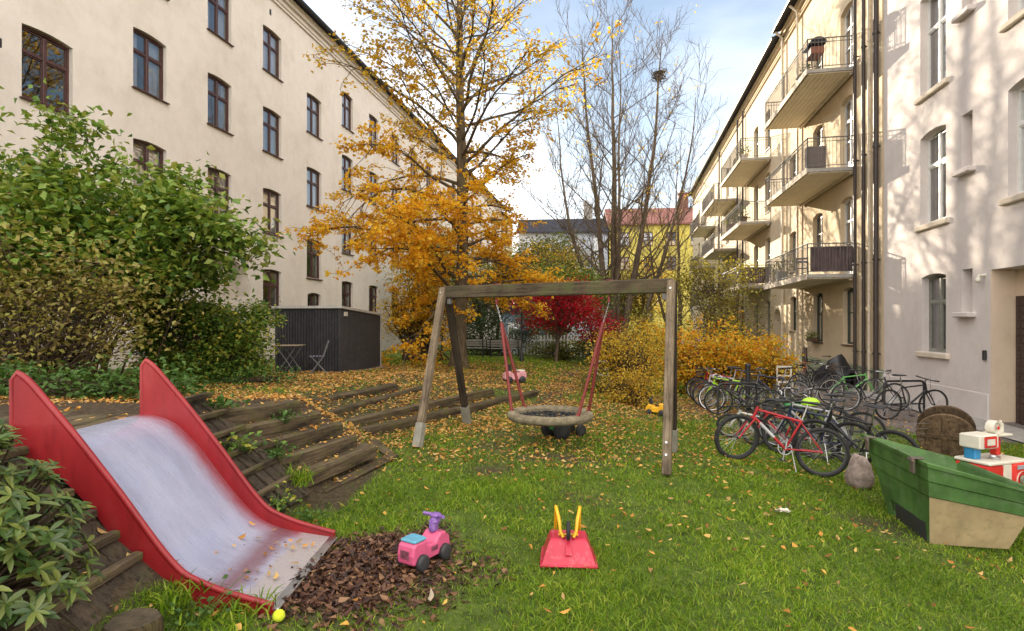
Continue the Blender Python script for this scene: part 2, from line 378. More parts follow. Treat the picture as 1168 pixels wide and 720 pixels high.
# ------------------------------------------------------------------ ground
U = Vector((.1857, .9826, 0)); NRM = Vector((.9826, -.1857, 0))     # along the facades / from the left one to the right one
XL, XR = -14.6, 8.05
def wall_n(x, y): return (XR - (x - .189*y))*.9826                   # distance of a ground point from the right facade
def blob(x, y, cx, cy, rx, ry): return np.exp(-(((x-cx)/rx)**2+((y-cy)/ry)**2))
def vnoise(x, y, sc, seed=0):
    r = np.random.default_rng(seed); out = 0; amp = 1.0
    for k in range(4):
        a = r.uniform(0, 2*PI, 6); f_ = sc*(1.9**k)*r.uniform(.7, 1.3, 6); p = r.uniform(0, 2*PI, 6)
        out = out + amp*sum(np.sin((x*np.cos(a[i])+y*np.sin(a[i]))*f_[i]+p[i]) for i in range(6))/6*1.6; amp *= .6
    return out
def m_gravel(x, y):
    n = wall_n(x, y); w = .45*vnoise(x, y, 1.1, 3)
    g = sstep(3.4, 2.6, n+w)*sstep(9.6, 10.8, y+w*.8)
    g2 = blob(x, y, 4.9, 13.2, 1.3, 2.0)*.55
    return np.clip(np.maximum(g, g2*(.7+.5*vnoise(x, y, 2, 8))), 0, 1)
def m_path(x, y):
    xc = np.interp(y, [9, 12, 15, 19, 24], [.75, .8, 1.25, 2.1, 3.0]); w = np.interp(y, [9, 14, 24], [.5, .5, .7])
    p = np.exp(-((x-xc)/w)**2)*sstep(8.5, 12, y)*sstep(28, 24, y)
    p = np.maximum(p, .95*blob(x, y, -.25, 8.1, .55, .55)); p = np.maximum(p, .8*blob(x, y, .5, 8.1, .6, .6)); p = np.maximum(p, .8*blob(x, y, -.25, 6.6, .3, .3))
    p = np.maximum(p, .9*blob(x, y, 3.05, 5.75, .6, .25)); p = np.maximum(p, 1.0*blob(x, y, 3.6, 5.7, .4, .5))
    p = np.maximum(p, .75*np.clip(vnoise(x, y, 1.5, 55)-.75, 0, 1)*sstep(1.5, 2.6, y)); p = np.maximum(p, .9*blob(x, y, .55, 7.2, .55, .35))
    return np.clip(p*(.85+.45*vnoise(x, y, 2.4, 5)), 0, 1)
def m_pile(x, y):
    p = blob(x, y, -1.0, 3.95, .46, .55)*1.3 + blob(x, y, -1.2, 3.25, .40, .35)*1.1 + blob(x, y, -.42, 3.75, .42, .26)*.8 + blob(x, y, -.75, 4.6, .35, .35)*.55 + blob(x, y, -.2, 4.1, .4, .3)*.35
    return np.clip(p*(.72+.5*vnoise(x, y, 3.2, 2))-.10, 0, 1)
def m_bank(x, y):
    """mound and terrace on the left: earth under leaves instead of lawn"""
    xe = np.interp(y, [-2, 3, 5.8, 7.2, 8.5, 13.5, 20, 30], [-1.75, -1.75, -1.85, -1.6, -2.05, .5, 1, 1])
    xe = xe-.45*sstep(3.3, 3.0, y)
    b = sstep(.05, -.35, x-xe)*sstep(26, 15, y)
    return np.clip(b, 0, 1)
def m_leaf(x, y):
    """density of fallen leaves, 0..1"""
    d = .075 + .10*m_bank(x, y) + .9*m_bank(x, y)*sstep(5, 7.5, y)*sstep(23, 16, y)*sstep(-8, -4.8, x)
    d = d + .75*np.exp(-((x-(-.9))/3.2)**2)*sstep(6, 8.8, y)*sstep(26, 15, y)
    d = d + .5*np.exp(-((x-2.0)/2.4)**2)*sstep(9.5, 13, y)*sstep(26, 19, y) + .7*m_path(x, y)*sstep(8, 13, y)
    d = d + .18*sstep(6.0, 7.3, y)*sstep(2.5, -1, x) + .6*blob(x, y, 4.6, 13.6, 2.4, 1.6) + .25*blob(x, y, 3.0, 11, 1.2, 2)
    d = d + .5*blob(x, y, 3.6, 16, 2.5, 2)
    d = d*(1-.5*sstep(20.5, 23, y))
    return np.clip(d*(.75+.55*vnoise(x, y, 1.2, 9)), 0.006, 1)
def m_grass(x, y):
    g = 1-np.clip(m_gravel(x, y)*1.1+m_path(x, y)*.95+m_pile(x, y)*1.3, 0, 1)
    g = g*(1-m_bank(x, y)*(.55+.45*sstep(9.5, 7, y)))
    g = g*(1-.5*m_leaf(x, y)*sstep(18, 14, y))
    slide = np.maximum(sstep(-1.34, -1.44, x)*sstep(3.2, 3.3, y)*sstep(4.5, 4.42, y), np.maximum(sstep(-1.95, -2.05, x)*sstep(2.2, 2.3, y)*sstep(3.4, 3.3, y), sstep(-1.85, -1.95, x)*sstep(4.4, 4.5, y)*sstep(5.5, 5.35, y)))
    stepz = sstep(-3.0, -2.9, x)*sstep(-1.5, -1.6, x)*sstep(5.2, 5.3, y)*sstep(7.2, 7.0, y)*.93
    g = g*(1-np.maximum(slide, stepz))
    return np.clip(g, 0, 1)
def axis_grid(segs):
    out = []
    for a, b, st in segs: out.append(np.arange(a, b-1e-6, st))
    out.append([segs[-1][1]]); return np.concatenate(out)
gx = axis_grid([(-400, -60, 60), (-60, -16, 4), (-16, -6, .5), (-6, 8, .09), (8, 24, .5), (24, 60, 4), (60, 400, 60)])
gy = axis_grid([(-200, -20, 40), (-20, 1, 1.5), (1, 16, .09), (16, 30, .3), (30, 90, 3), (90, 700, 60)])
GX, GY = np.meshgrid(gx, gy); GZ = terr(GX, GY); nx, ny = len(gx), len(gy)
idx = np.arange(nx*ny).reshape(ny, nx); quads = np.stack([idx[:-1, :-1], idx[:-1, 1:], idx[1:, 1:], idx[1:, :-1]], -1).reshape(-1, 4)
m, nt, b = new_mat('lawn_and_earth')
def attr(nt, n):
    a = nt.nodes.new('ShaderNodeAttribute'); a.attribute_name = n; return a.outputs['Fac']
n1 = noise(nt, 1.1, 6, .6); n2 = noise(nt, 26, 7, .7); n3 = noise(nt, 7, 5, .6)
gr = ramp(nt, [(.045, .06, .015), (.085, .13, .022), (.14, .18, .035)], [.3, .5, .72]); lk(nt, n3.outputs['Fac'], gr.inputs[0])
soil = ramp(nt, [(.028, .02, .013), (.075, .054, .034), (.13, .10, .07)], [.3, .5, .75]); lk(nt, n2.outputs['Fac'], soil.inputs[0])
grav = ramp(nt, [(.10, .085, .078), (.19, .165, .15), (.28, .25, .23)], [.3, .5, .75]); lk(nt, n2.outputs['Fac'], grav.inputs[0])
out = mixc(nt, attr(nt, 'grass'), soil.outputs[0], gr.outputs[0]); out = mixc(nt, attr(nt, 'gravel'), out, grav.outputs[0])
lk(nt, out, b.inputs['Base Color']); b.inputs['Roughness'].default_value = .95; b.inputs['Specular IOR Level'].default_value = .15
bump(nt, b, n2.outputs['Fac'], .9, .03); M['ground'] = m
ground = np_mesh('ground', np.stack([GX, GY, GZ], -1).reshape(-1, 3), [quads], M['ground'], smooth=True,
                 attrs={'grass': m_grass(GX, GY).ravel(), 'gravel': m_gravel(GX, GY).ravel()})
tag(ground, 'green lawn with worn earth, gravel strip and leafy bank', 'ground', kind='structure')

# paved strip along the right facade
pb = MB()
for s0 in np.arange(8.0, 62, 2.0):
    P = [Vector((XR, 0, 0))+U*s+NRM*(-n) for s, n in ((s0, 0.0), (s0+1.99, 0.0), (s0+1.99, .85), (s0, .85))]
    pb.add([(p.x, p.y, T(p.x, p.y)+.025) for p in P], [[0, 1, 2, 3]])
tag(pb.build('pavement', M['concrete']), 'grey paved strip along the right facade', 'pavement', kind='structure')

# ------------------------------------------------------------------ facades
class Bld:
    def __init__(s, name, side, s0, s1, z0, label, cat):
        s.side, s.s0, s.s1, s.z0 = side, s0, s1, z0
        base = Vector((XL if side == 'L' else XR, 0, 0)) + U*s0; base.z = z0
        ax = -U if side == 'L' else U
        s.root = empty(name, base, math.atan2(ax.y, ax.x), label, cat)
        s.sg = -1 if side == 'L' else 1
    def L(s, q): return (q-s.s0)*s.sg
    def wall(s, zt, holes, mat, depth=10.0, name='wall'):
        """front with real openings (arched heads), their reveals, and the other sides of the block"""
        mb = MB(); z0 = s.z0; zz = lambda z: z-z0
        xs = sorted(set([s.s0, s.s1]+[h[0] for h in holes]+[h[1] for h in holes])); zs = sorted(set([z0, zt]+[h[2] for h in holes]+[h[3] for h in holes]))
        for i in range(len(xs)-1):
            for j in range(len(zs)-1):
                cx, cz = (xs[i]+xs[i+1])/2, (zs[j]+zs[j+1])/2
                if any(h[0] < cx < h[1] and h[2] < cz < h[3] for h in holes): continue
                mb.add([(s.L(xs[i]), 0, zz(zs[j])), (s.L(xs[i+1]), 0, zz(zs[j])), (s.L(xs[i+1]), 0, zz(zs[j+1])), (s.L(xs[i]), 0, zz(zs[j+1]))], [[0, 1, 2, 3]])
        for h in holes:
            a, b_, za, zb, rise, dep = h; w = b_-a; K = 10
            arc = [(a+w*k/K, zb-rise*(1-math.sqrt(max(0, 1-(2*k/K-1)**2))) if rise > .5 else zb-rise*(2*k/K-1)**2) for k in range(K+1)]
            for k in range(K):                           # spandrel over the arch
                (p, q), (p2, q2) = arc[k], arc[k+1]
                vs = [(s.L(p), 0, zz(q)), (s.L(p2), 0, zz(q2)), (s.L(p2), 0, zz(zb)), (s.L(p), 0, zz(zb))]
                if rise > 0: mb.add(vs, [[0, 1, 2, 3]])
                mb.add([(s.L(p), 0, zz(q)), (s.L(p2), 0, zz(q2)), (s.L(p2), -dep, zz(q2)), (s.L(p), -dep, zz(q))], [[0, 1, 2, 3]])
            zl, zr = arc[0][1], arc[-1][1]
            for (e, ze) in ((a, zl), (b_, zr)): mb.add([(s.L(e), 0, zz(za)), (s.L(e), 0, zz(ze)), (s.L(e), -dep, zz(ze)), (s.L(e), -dep, zz(za))], [[0, 1, 2, 3]])
            mb.add([(s.L(a), 0, zz(za)), (s.L(b_), 0, zz(za)), (s.L(b_), -dep, zz(za)), (s.L(a), -dep, zz(za))], [[0, 1, 2, 3]])
            if len(h) > 6 or False: pass
        A, B_ = s.L(s.s0), s.L(s.s1); H = zt-z0
        mb.add([(A, 0, 0), (A, -depth, 0), (A, -depth, H), (A, 0, H), (B_, 0, 0), (B_, -depth, 0), (B_, -depth, H), (B_, 0, H)], [[0, 1, 2, 3], [4, 5, 6, 7], [1, 5, 6, 2], [3, 2, 6, 7]])
        return mb.build(name, mat, s.root, fix=False)
    def roof(s, zt, ridge, mat, depth=10.0, over=.45, corn=None):
        mb = MB(); A, B_ = s.L(s.s0), s.L(s.s1); z = zt-s.z0; r = ridge-s.z0; t = .14
        o = [(over, z+.02), (-depth/2, r), (-depth-.3, z+.02)]
        vs = [(A, y, q) for y, q in o]+[(B_, y, q) for y, q in o]+[(A, y, q+t) for y, q in o]+[(B_, y, q+t) for y, q in o]
        mb.add(vs, [[0, 1, 4, 3], [1, 2, 5, 4], [6, 9, 10, 7], [7, 10, 11, 8], [0, 3, 9, 6], [2, 8, 11, 5], [0, 6, 7, 1], [1, 7, 8, 2], [3, 4, 10, 9], [4, 5, 11, 10]])
        rf = mb.build('roof', mat, s.root)
        g = MB(); g.tube([(A, over+.06, z+.06), (B_, over+.06, z+.06)], .075, 8); g.build('gutter', M['metal_dark'], s.root)
        if corn:
            c = MB()
            for (y, zc, h) in ((.12, z-.12, .2), (.2, z-.006, .1), (.06, z-.42, .07), (.085, z-.62, .06)): c.box(((A+B_)/2, y/2+.003, zc), (abs(A-B_), y, h))
            c.build('cornice', corn, s.root)
        return rf

def win_proto(kind, w, h, rise, fm, curtain, sill):
    """one window: mesh 'window' is the frame with its bars; children pane, curtain, sill. local: x across, y outward, z up from the opening's bottom"""
    fr = MB(); t = .065; dep = .055; zt = h-rise
    K = 10
    arc = [(-w/2+w*k/K, h-rise*(2*k/K-1)**2) for k in range(K+1)]
    arci = [(x*(w-2*t)/w, z-t) for x, z in arc]
    out = [(-w/2, 0)]+arc+[(w/2, 0)]; inn = [(-w/2+t, t)]+arci+[(w/2-t, t)]
    n = len(out); vs = []
    for y in (0, -dep):
        vs += [(x, y, z) for x, z in out]+[(x, y, z) for x, z in inn]
    fs = []
    for i in range(n):
        j = (i+1) % n; fs += [[i, j, n+j, n+i], [2*n+i, 3*n+i, 3*n+j, 2*n+j], [n+i, n+j, 3*n+j, 3*n+i], [i, 2*n+i, 2*n+j, j]]
    fr.add(vs, fs)
    zb = h*.64
    if kind == 'cross':
        fr.box((0, -.02, h/2-.02), (.085, .07, h-2*t-.04), bev=.01); fr.box((0, -.019, zb), (w-2*t, .06, .075), bev=.01)
        for sx in (-1, 1):                                         # casement stiles
            for (z0_, z1_) in ((t, zb-.037), (zb+.037, zt-t+rise*.4)):
                for xx in (sx*(w/2-t-.016), sx*.055): fr.box((xx, -.03, (z0_+z1_)/2), (.03, .04, z1_-z0_))
                for zz_ in (z0_+.016, z1_-.016): fr.box((sx*(w/4-.01), -.031, zz_), (w/2-t-.05, .04, .03))
    elif kind == 'door':
        fr.box((0, -.02, h/2), (.08, .07, h-2*t), bev=.01); fr.box((0, -.019, h*.70), (w-2*t, .06, .09), bev=.01); fr.box((0, -.024, .22), (w-2*t, .03, .4)); fr.box((0, -.023, h*.42), (w-2*t, .05, .04))
    else:
        fr.box((0, -.02, h/2-.02), (.06, .07, h-2*t-.03), bev=.008); fr.box((0, -.019, h*.56), (w-2*t, .065, .07), bev=.01)
        fr.box((0, -.021, h*.985-rise), (w-2*t, .05, .04))
    f = fr.build('window' if kind != 'door' else 'balcony_door', fm)
    p = MB(); p.add([(-w/2+t*.7, -.038, t*.7), (w/2-t*.7, -.038, t*.7), (w/2-t*.7, -.038, zt-t*.7)]+[(x*.95, -.038, z-.005) for x, z in reversed(arci)]+[(-w/2+t*.7, -.038, zt-t*.7)], [list(range(3+len(arci)+1))])
    p.build('pane', M['glass'], f)
    if curtain:
        c = MB(); rr = random.Random(int(w*100)+curtain)
        spans = {1: [(-w/2+.02, -.02), (.02, w/2-.02)], 2: [(-w/2+.02, -w*.12), (w*.16, w/2-.02)], 3: [(-w/2+.02, -w*.28), (w*.30, w/2-.02)]}[curtain]
        for a, b_ in spans:
            N = 26; vs = []
            for i in range(N+1):
                x = a+(b_-a)*i/N; y = -.19+.035*math.sin(i*1.35+rr.random()*.6)
                vs += [(x, y, .03), (x, y, h-rise*.8)]
            c.add(vs, [[2*i, 2*i+2, 2*i+3, 2*i+1] for i in range(N)])
        c.build('curtain', M['curtain'], f, smooth=True)
    if sill:
        s_ = MB()
        if sill == 'metal': s_.box((0, .075, -.028), (w+.12, .27, .035), RX(-.12), bev=.008)
        else: s_.box((0, .13, -.072), (w+.34, .26, .14), bev=.02)
        s_.build('sill', M['win_brown'] if sill == 'metal' else M['stone_trim'], f)
    return f
used_protos = set()
def put_win(proto, bld, s_c, z, y=-.12):
    o = proto if id(proto) not in used_protos else copy_tree(proto)
    used_protos.add(id(proto)); o.parent = bld.root; o.location = (bld.L(s_c), y, z-bld.z0); return o

# ---- left apartment block
LB = Bld('apartment_building', 'L', 2.0, 71.0, 0.0, 'long cream plastered apartment block with brown cross windows, left of the lawn', 'building')
colL = [(14.14, 15.46), (17.38, 18.66), (20.53, 21.78), (23.71, 25.0), (27.03, 28.35), (30.45, 31.7)]
c0 = 31.7+2.05
while c0 < 68: colL.append((c0, c0+1.28)); c0 += 3.33
colL = [(7.6, 8.9), (10.9, 12.2)]+colL
holes = []; placed = []
for ci, (a, b_) in enumerate(colL):
    half = ci in (2, 6, 12, 17)
    for zt in ((5.75, 9.12, 12.6) if half else (4.0, 7.35, 10.7, 14.05)):
        if zt == 4.0 and 20 < a < 22: continue
        hh = 1.85
        holes.append((a, b_, zt-hh, zt, .06, .16)); placed.append(((a+b_)/2, zt-hh, b_-a, hh))
holes.append((20.1, 22.9, .1, 4.2, 1.4, .55)); holes.append((27.1, 28.3, 1.2, 3.2, .1, .16)); placed.append((27.7, 1.2, 1.2, 2.0))
LB.wall(15.95, holes, M['wall_left'])
LB.roof(15.95, 17.3, M['roof_dark'], corn=M['wall_left'])
pr = {}
for i, (sc_, z, w, h) in enumerate(placed):
    k = (random.choice([1, 2, 2, 3, 1, 1]), round(h, 2))
    if i == 0 or sc_ < 16: k = (0, round(h, 2))
    if k not in pr: pr[k] = win_proto('cross', 1.27, h, .06, M['win_brown'], k[0], 'metal')
    o = put_win(pr[k], LB, sc_, z); o.scale = (w/1.27, 1, 1)
# blind arch: recessed plaster back and raised moulding
ab = MB()
ab.add([(LB.L(20.1), -.549, .1), (LB.L(22.9), -.549, .1), (LB.L(22.9), -.549, 4.2), (LB.L(20.1), -.549, 4.2)], [[0, 1, 2, 3]])
ab.build('arch_recess', M['wall_left'], LB.root)
am = MB(); K = 16
pts = [(21.5+1.55*math.cos(PI*k/K), 2.8+1.55*math.sin(PI*k/K)) for k in range(K+1)]; pti = [(21.5+1.4*math.cos(PI*k/K), 2.8+1.4*math.sin(PI*k/K)) for k in range(K+1)]
pts = [(23.05, 0)]+pts+[(19.95, 0)]; pti = [(22.9, 0)]+pti+[(20.1, 0)]
for i in range(len(pts)-1):
    q = [(pts[i], .05), (pts[i+1], .05), (pti[i+1], .05), (pti[i], .05), (pts[i], .002), (pts[i+1], .002), (pti[i+1], .002), (pti[i], .002)]
    am.add([(LB.L(p[0]), y, p[1]) for p, y in q], [[0, 1, 2, 3], [0, 1, 5, 4], [2, 3, 7, 6]])
am.build('arch_moulding', M['wall_left'], LB.root)
hd = MB(); hd.box((LB.L(26.0), .25, 2.2), (.75, .5, .08), RX(-.2), bev=.01); hd.box((LB.L(26.0), .12, 2.05), (.6, .22, .2), bev=.01); hd.sphere((LB.L(26.05), .25, 2.33), .09)
hd.build('hood', M['win_brown'], LB.root)
vm = MB(); vm.box((LB.L(24.2), .005, 14.75), (.1, .03, .22)); vm.build('vent', M['metal_dark'], LB.root)

def railing(a0, a1, dep, z, H=1.05, bars=.11, rail=.022, sides=(1, 1), k=6):
    mb = MB(); zt = z+H
    segs = []
    if sides[0]: segs.append(((a0, 0.03), (a0, dep)))
    segs.append(((a0, dep), (a1, dep)))
    if sides[1]: segs.append(((a1, dep), (a1, 0.03)))
    for (p, q) in segs:
        P, Q = Vector((*p, 0)), Vector((*q, 0)); L = (Q-P).length; n = max(2, int(L/bars))
        mb.tube([(P.x, P.y, zt), (Q.x, Q.y, zt)], rail, k); mb.tube([(P.x, P.y, z+.09), (Q.x, Q.y, z+.09)], rail*.6, k); mb.tube([(P.x, P.y, zt-.13), (Q.x, Q.y, zt-.13)], rail*.55, k)
        for i in range(n+1):
            c = P.lerp(Q, i/n); big = i in (0, n) or (L > 3 and i == n//2)
            mb.tube([(c.x, c.y, z+(.0 if big else .09)), (c.x, c.y, zt)], .02 if big else .0075, 6 if big else 4)
    return mb
def balcony(bld, s0, s1, z, dep=1.55, screen=None, dark=False):
    a0, a1 = sorted((bld.L(s0), bld.L(s1))); zz = z-bld.z0
    fl = MB(); fl.box(((a0+a1)/2, dep/2, zz-.065), (a1-a0, dep, .13), bev=.01)
    part = fl.build('balcony', M['metal_dark'] if dark else M['concrete'], bld.root)
    f2 = MB(); nb = 9
    for i in range(nb):
        y = .06+(dep-.12)*(i+.5)/nb; f2.box(((a0+a1)/2, y, zz-.148), (a1-a0-.1, (dep-.12)/nb-.012, .03))
    so_ = f2.build('soffit_boards', M['board'], part)
    fa = MB()
    fa.box(((a0+a1)/2, dep+.022, zz-.09), (a1-a0+.08, .04, .2)); fa.box(((a0+a1)/2, .12, zz-.195), (a1-a0-.2, .09, .06)); 
    fa.build('fascia_board', M['metal_dark'] if dark else M['stone_trim'], part)
    railing(a0+.03, a1-.03, dep-.03, zz).build('railing', M['metal_grey'], part, smooth=True)
    if screen:
        sc_ = MB(); colm, which, frac = screen
        if which in ('end', 'both'):
            for i in range(14): y = .08+(dep-.2)*(i+.5)/14; sc_.box((a0+.058, y, zz+.52), (.02, (dep-.2)/14-.006, .86))
        if which in ('front', 'both'):
            n = int((a1-a0)*frac/.11)
            for i in range(n): sc_.box((a0+.12+i*.11, dep-.06, zz+.52), (.104, .02, .86))
        sc_.build('screen', colm, part)
    return part

# corner of a black balcony at the left edge
balcony(LB, 10.0, 12.85, 7.95, 1.0, dark=True)

# second, lower block continuing the left row
LB2 = Bld('apartment_building', 'L', 71.02, 79.0, 0.0, 'pale yellow end block just beyond the long cream apartment block', 'building')
h2 = [(73.3, 74.5, z, z+1.8, .08, .14) for z in (2.2, 5.5, 8.9, 12.3)]
LB2.wall(15.3, h2, M['wall_third']); LB2.roof(15.3, 17.2, M['roof_dark'])
p2 = win_proto('cross', 1.2, 1.8, .08, M['win_white'], 1, None)
for h in h2: put_win(p2, LB2, 73.9, h[2])

# ---- near right block (white)
RB = Bld('apartment_building', 'R', 2.0, 17.62, -.6, 'white plastered apartment block with deep stone sills beside the parked black bicycle', 'building')
holes = [(14.28, 15.42, .98, 3.0, .08, .22), (14.28, 15.5, 4.32, 6.72, .09, .22), (14.28, 15.5, 7.75, 10.4, .09, .22), (14.28, 15.5, 11.5, 13.9, .08, .22),
         (10.75, 12.0, 4.32, 6.62, .09, .22), (10.75, 12.0, 7.95, 10.3, .09, .22), (10.75, 12.0, 11.6, 13.9, .09, .22),
         (13.2, 13.6, 1.98, 2.98, 0, .2), (13.2, 13.62, 5.3, 6.6, 0, .2), (13.2, 13.62, 8.95, 10.3, 0, .2),
         (9.6, 12.56, -.6, 2.88, 0, .47), (6.2, 7.4, 4.32, 6.62, .09, .22), (6.2, 7.4, .98, 3.0, .08, .22), (6.2, 7.4, 7.95, 10.3, .09, .22)]
RB.wall(15.95, holes, M['wall_near']); RB.roof(15.95, 17.3, M['roof_dark'], corn=M['wall_far'])
wr = {}
for h in holes:
    if h[1]-h[0] < .6 or h[1]-h[0] > 2: continue
    k = (round(h[1]-h[0], 2), round(h[3]-h[2], 2), h[4])
    if k not in wr: wr[k] = win_proto('cross', k[0], k[1], k[2], M['win_white'] if h[2] > 2 else M['win_green'], 3, 'stone')
    put_win(wr[k], RB, (h[0]+h[1])/2, h[2], -.17)
for (a, z, ztop) in ((13.4, 1.98, 2.98), (13.41, 5.3, 6.6), (13.41, 8.95, 10.3)):
    nb_ = MB(); nb_.add([(RB.L(a-.21), -.199, z+.6), (RB.L(a+.21), -.199, z+.6), (RB.L(a+.21), -.199, ztop+.6), (RB.L(a-.21), -.199, ztop+.6)], [[0, 1, 2, 3]])
    nb_.box((RB.L(a), .07, z+.6-.06), (.66, .2, .12), bev=.02); nb_.build('blind_niche', M['wall_near'], RB.root)
pl = MB(); pl.box((RB.L((12.58+17.6)/2), .02, .35-.02), (17.6-12.58, .05, .9), bev=.015); pl.build('plinth', M['wall_near'], RB.root)
dr = MB(); dr.box((RB.L(11.7), -.445, 1.45), (1.55, .04, 2.9)); 
for i in range(11):
    for j in range(17): dr.box((RB.L(11.02+i*.136), -.415, .22+j*.158), (.10, .03, .11), bev=.008)
d_ = dr.build('door', basic('dark_brown_studded_door', (.05, .03, .025), .5), RB.root)
dh = MB(); dh.tube([(RB.L(11.1), -.36, 1.5), (RB.L(11.1), -.36, 1.9)], .015); dh.build('handle', M['steel'], d_)
pw = MB(); pw.add([(RB.L(9.6), -.469, 0), (RB.L(12.56), -.469, 0), (RB.L(12.56), -.469, 3.48), (RB.L(9.6), -.469, 3.48)], [[0, 1, 2, 3]]); pw.build('porch_back', M['porch'], RB.root)
pr_ = MB(); pr_.box((RB.L(12.548), -.235, 1.75), (.022, .462, 3.46)); pr_.build('porch_side', M['porch'], RB.root)
ib = MB(); ib.box((RB.L(12.72), .03, 1.62), (.09, .05, .22), bev=.008); ib.box((RB.L(12.72), .058, 1.66), (.05, .01, .06)); ib.build('intercom', M['plastic_dark'], RB.root)
cb = MB(); cb.tube([(RB.L(12.75), 0.0, 3.38), (RB.L(12.75), .12, 3.38), (RB.L(12.75), .14, 3.3)], .035); cb.sphere((RB.L(12.75), .14, 3.27), .06); cb.build('door_camera', M['plastic_white'], RB.root, smooth=True)  # wall camera on a short bracket by the porch, gives no light

# ---- balcony block (cream)
CB = Bld('apartment_building', 'R', 17.64, 28.3, -.7, 'cream apartment block with three stacked balconies and green painted plinth', 'building')
holes = []; wl = []
for (zd, zt) in ((10.52, 13.0), (7.1, 9.75), (3.45, 6.2)):
    holes.append((19.95, 21.1, zd, zt, .12, .2)); wl.append(('door', 20.525, zd, 1.15, zt-zd))
    holes.append((22.95, 24.1, zd+.9, zt-.0, .12, .2)); wl.append(('sash', 23.525, zd+.9, 1.15, zt-zd-.9))
    holes.append((26.3, 27.4, zd+.7, zt-.2, .12, .2)); wl.append(('sash', 26.85, zd+.7, 1.1, zt-zd-.9))
for a in (19.75, 22.95): holes.append((a, a+1.1, 1.0, 3.0, .12, .2)); wl.append(('sash', a+.55, 1.0, 1.1, 2.0))
holes.append((26.3, 27.3, 1.4, 3.0, .12, .2)); wl.append(('sash', 26.8, 1.4, 1.0, 1.6))
CB.wall(15.95, holes, M['wall_far']); CB.roof(15.95, 17.3, M['roof_dark'], corn=M['wall_far'])
cw = {}
for i, (kd, sc_, z, w, h) in enumerate(wl):
    rise = .12; k = (kd, round(w, 2), round(h, 2), z < 2)
    if k not in cw: cw[k] = win_proto(kd, w, h, rise, M['win_white'] if kd == 'door' else (M['win_green'] if z > 2 else basic('dark_green_window_paint', (.035, .05, .04), .45)), 3, None if kd == 'door' else 'metal')
    put_win(cw[k], CB, sc_, z, -.15)
M['screen_brown'] = timber('dark_brown_screen', (.045, .028, .03), (.12, .085, .085), 2, grain=20)
M['screen_grey'] = basic('grey_wicker', (.18, .15, .14), .85, bmp=.8, bscale=60)
balcony(CB, 19.7, 25.5, 10.5); balcony(CB, 19.7, 25.5, 7.08); balcony(CB, 19.7, 25.5, 3.43, screen=(M['screen_brown'], 'end', 0))
for s_, r_, mt in ((19.45, .055, M['pipe']), (18.76, .06, M['pipe']), (17.86, .075, M['pipe']), (18.35, .045, M['pipe_light']), (25.75, .05, M['pipe_light']), (28.12, .06, M['pipe_light'])):
    dp = MB(); dp.tube([(CB.L(s_), .13, .05), (CB.L(s_), .13, 16.3), (CB.L(s_), .45, 16.62)], r_, 10)
    for q in (1.5, 4.4, 7.9, 11.4, 14.6): dp.lathe([(r_*1.25, -.03), (r_*1.25, .03)], 10, c=(CB.L(s_), .13, q)); dp.box((CB.L(s_), .06, q), (.03, .12, .03))
    dp.build('drainpipe', mt, CB.root, smooth=True)
cd = MB(); cd.box((CB.L(25.1), .02, .75), (.55, .06, 1.3)); cd.build('cellar_hatch', M['win_brown'], CB.root)

# ---- further right block with two stacks of balconies
FB = Bld('apartment_building', 'R', 28.32, 63.5, -.7, 'sandy apartment block far along the right side with two more stacks of balconies', 'building')
holes = []; wl = []
for base in (30.9, 33.6, 37.6, 40.0, 42.6, 46.5, 50, 54, 58):
    for zt in (3.0, 6.4, 9.9, 13.3): holes.append((base, base+1.1, zt-2.1, zt, .1, .2)); wl.append((base+.55, zt-2.1))
holes.append((28.9, 30.2, -.6, 2.5, .6, .6))
FB.wall(15.7, holes, M['wall_third']); FB.roof(15.7, 17.2, M['roof_dark'], corn=M['wall_third'])
fw = win_proto('sash', 1.1, 2.1, .1, M['win_green'], 2, 'metal')
for s_, z in wl: put_win(fw, FB, s_, z, -.15)
fd = MB(); fd.box((FB.L(29.55), -.58, 1.5), (1.3, .05, 3.0)); fd.build('door', M['win_brown'], FB.root)
for z in (10.6, 7.2, 3.8):
    balcony(FB, 30.7, 36.8, z, 1.55, screen=(M['screen_brown'], 'both', .9) if z < 5 else None)
    balcony(FB, 39.4, 45.2, z-.3, 1.55, screen=None)
    balcony(FB, 48.6, 54.2, z-.6, 1.4)
for s_ in (37.2, 38.9, 46.0):
    dp = MB(); dp.tube([(FB.L(s_), .13, .05), (FB.L(s_), .13, 16.1)], .06, 8); dp.build('drainpipe', M['pipe'], FB.root)

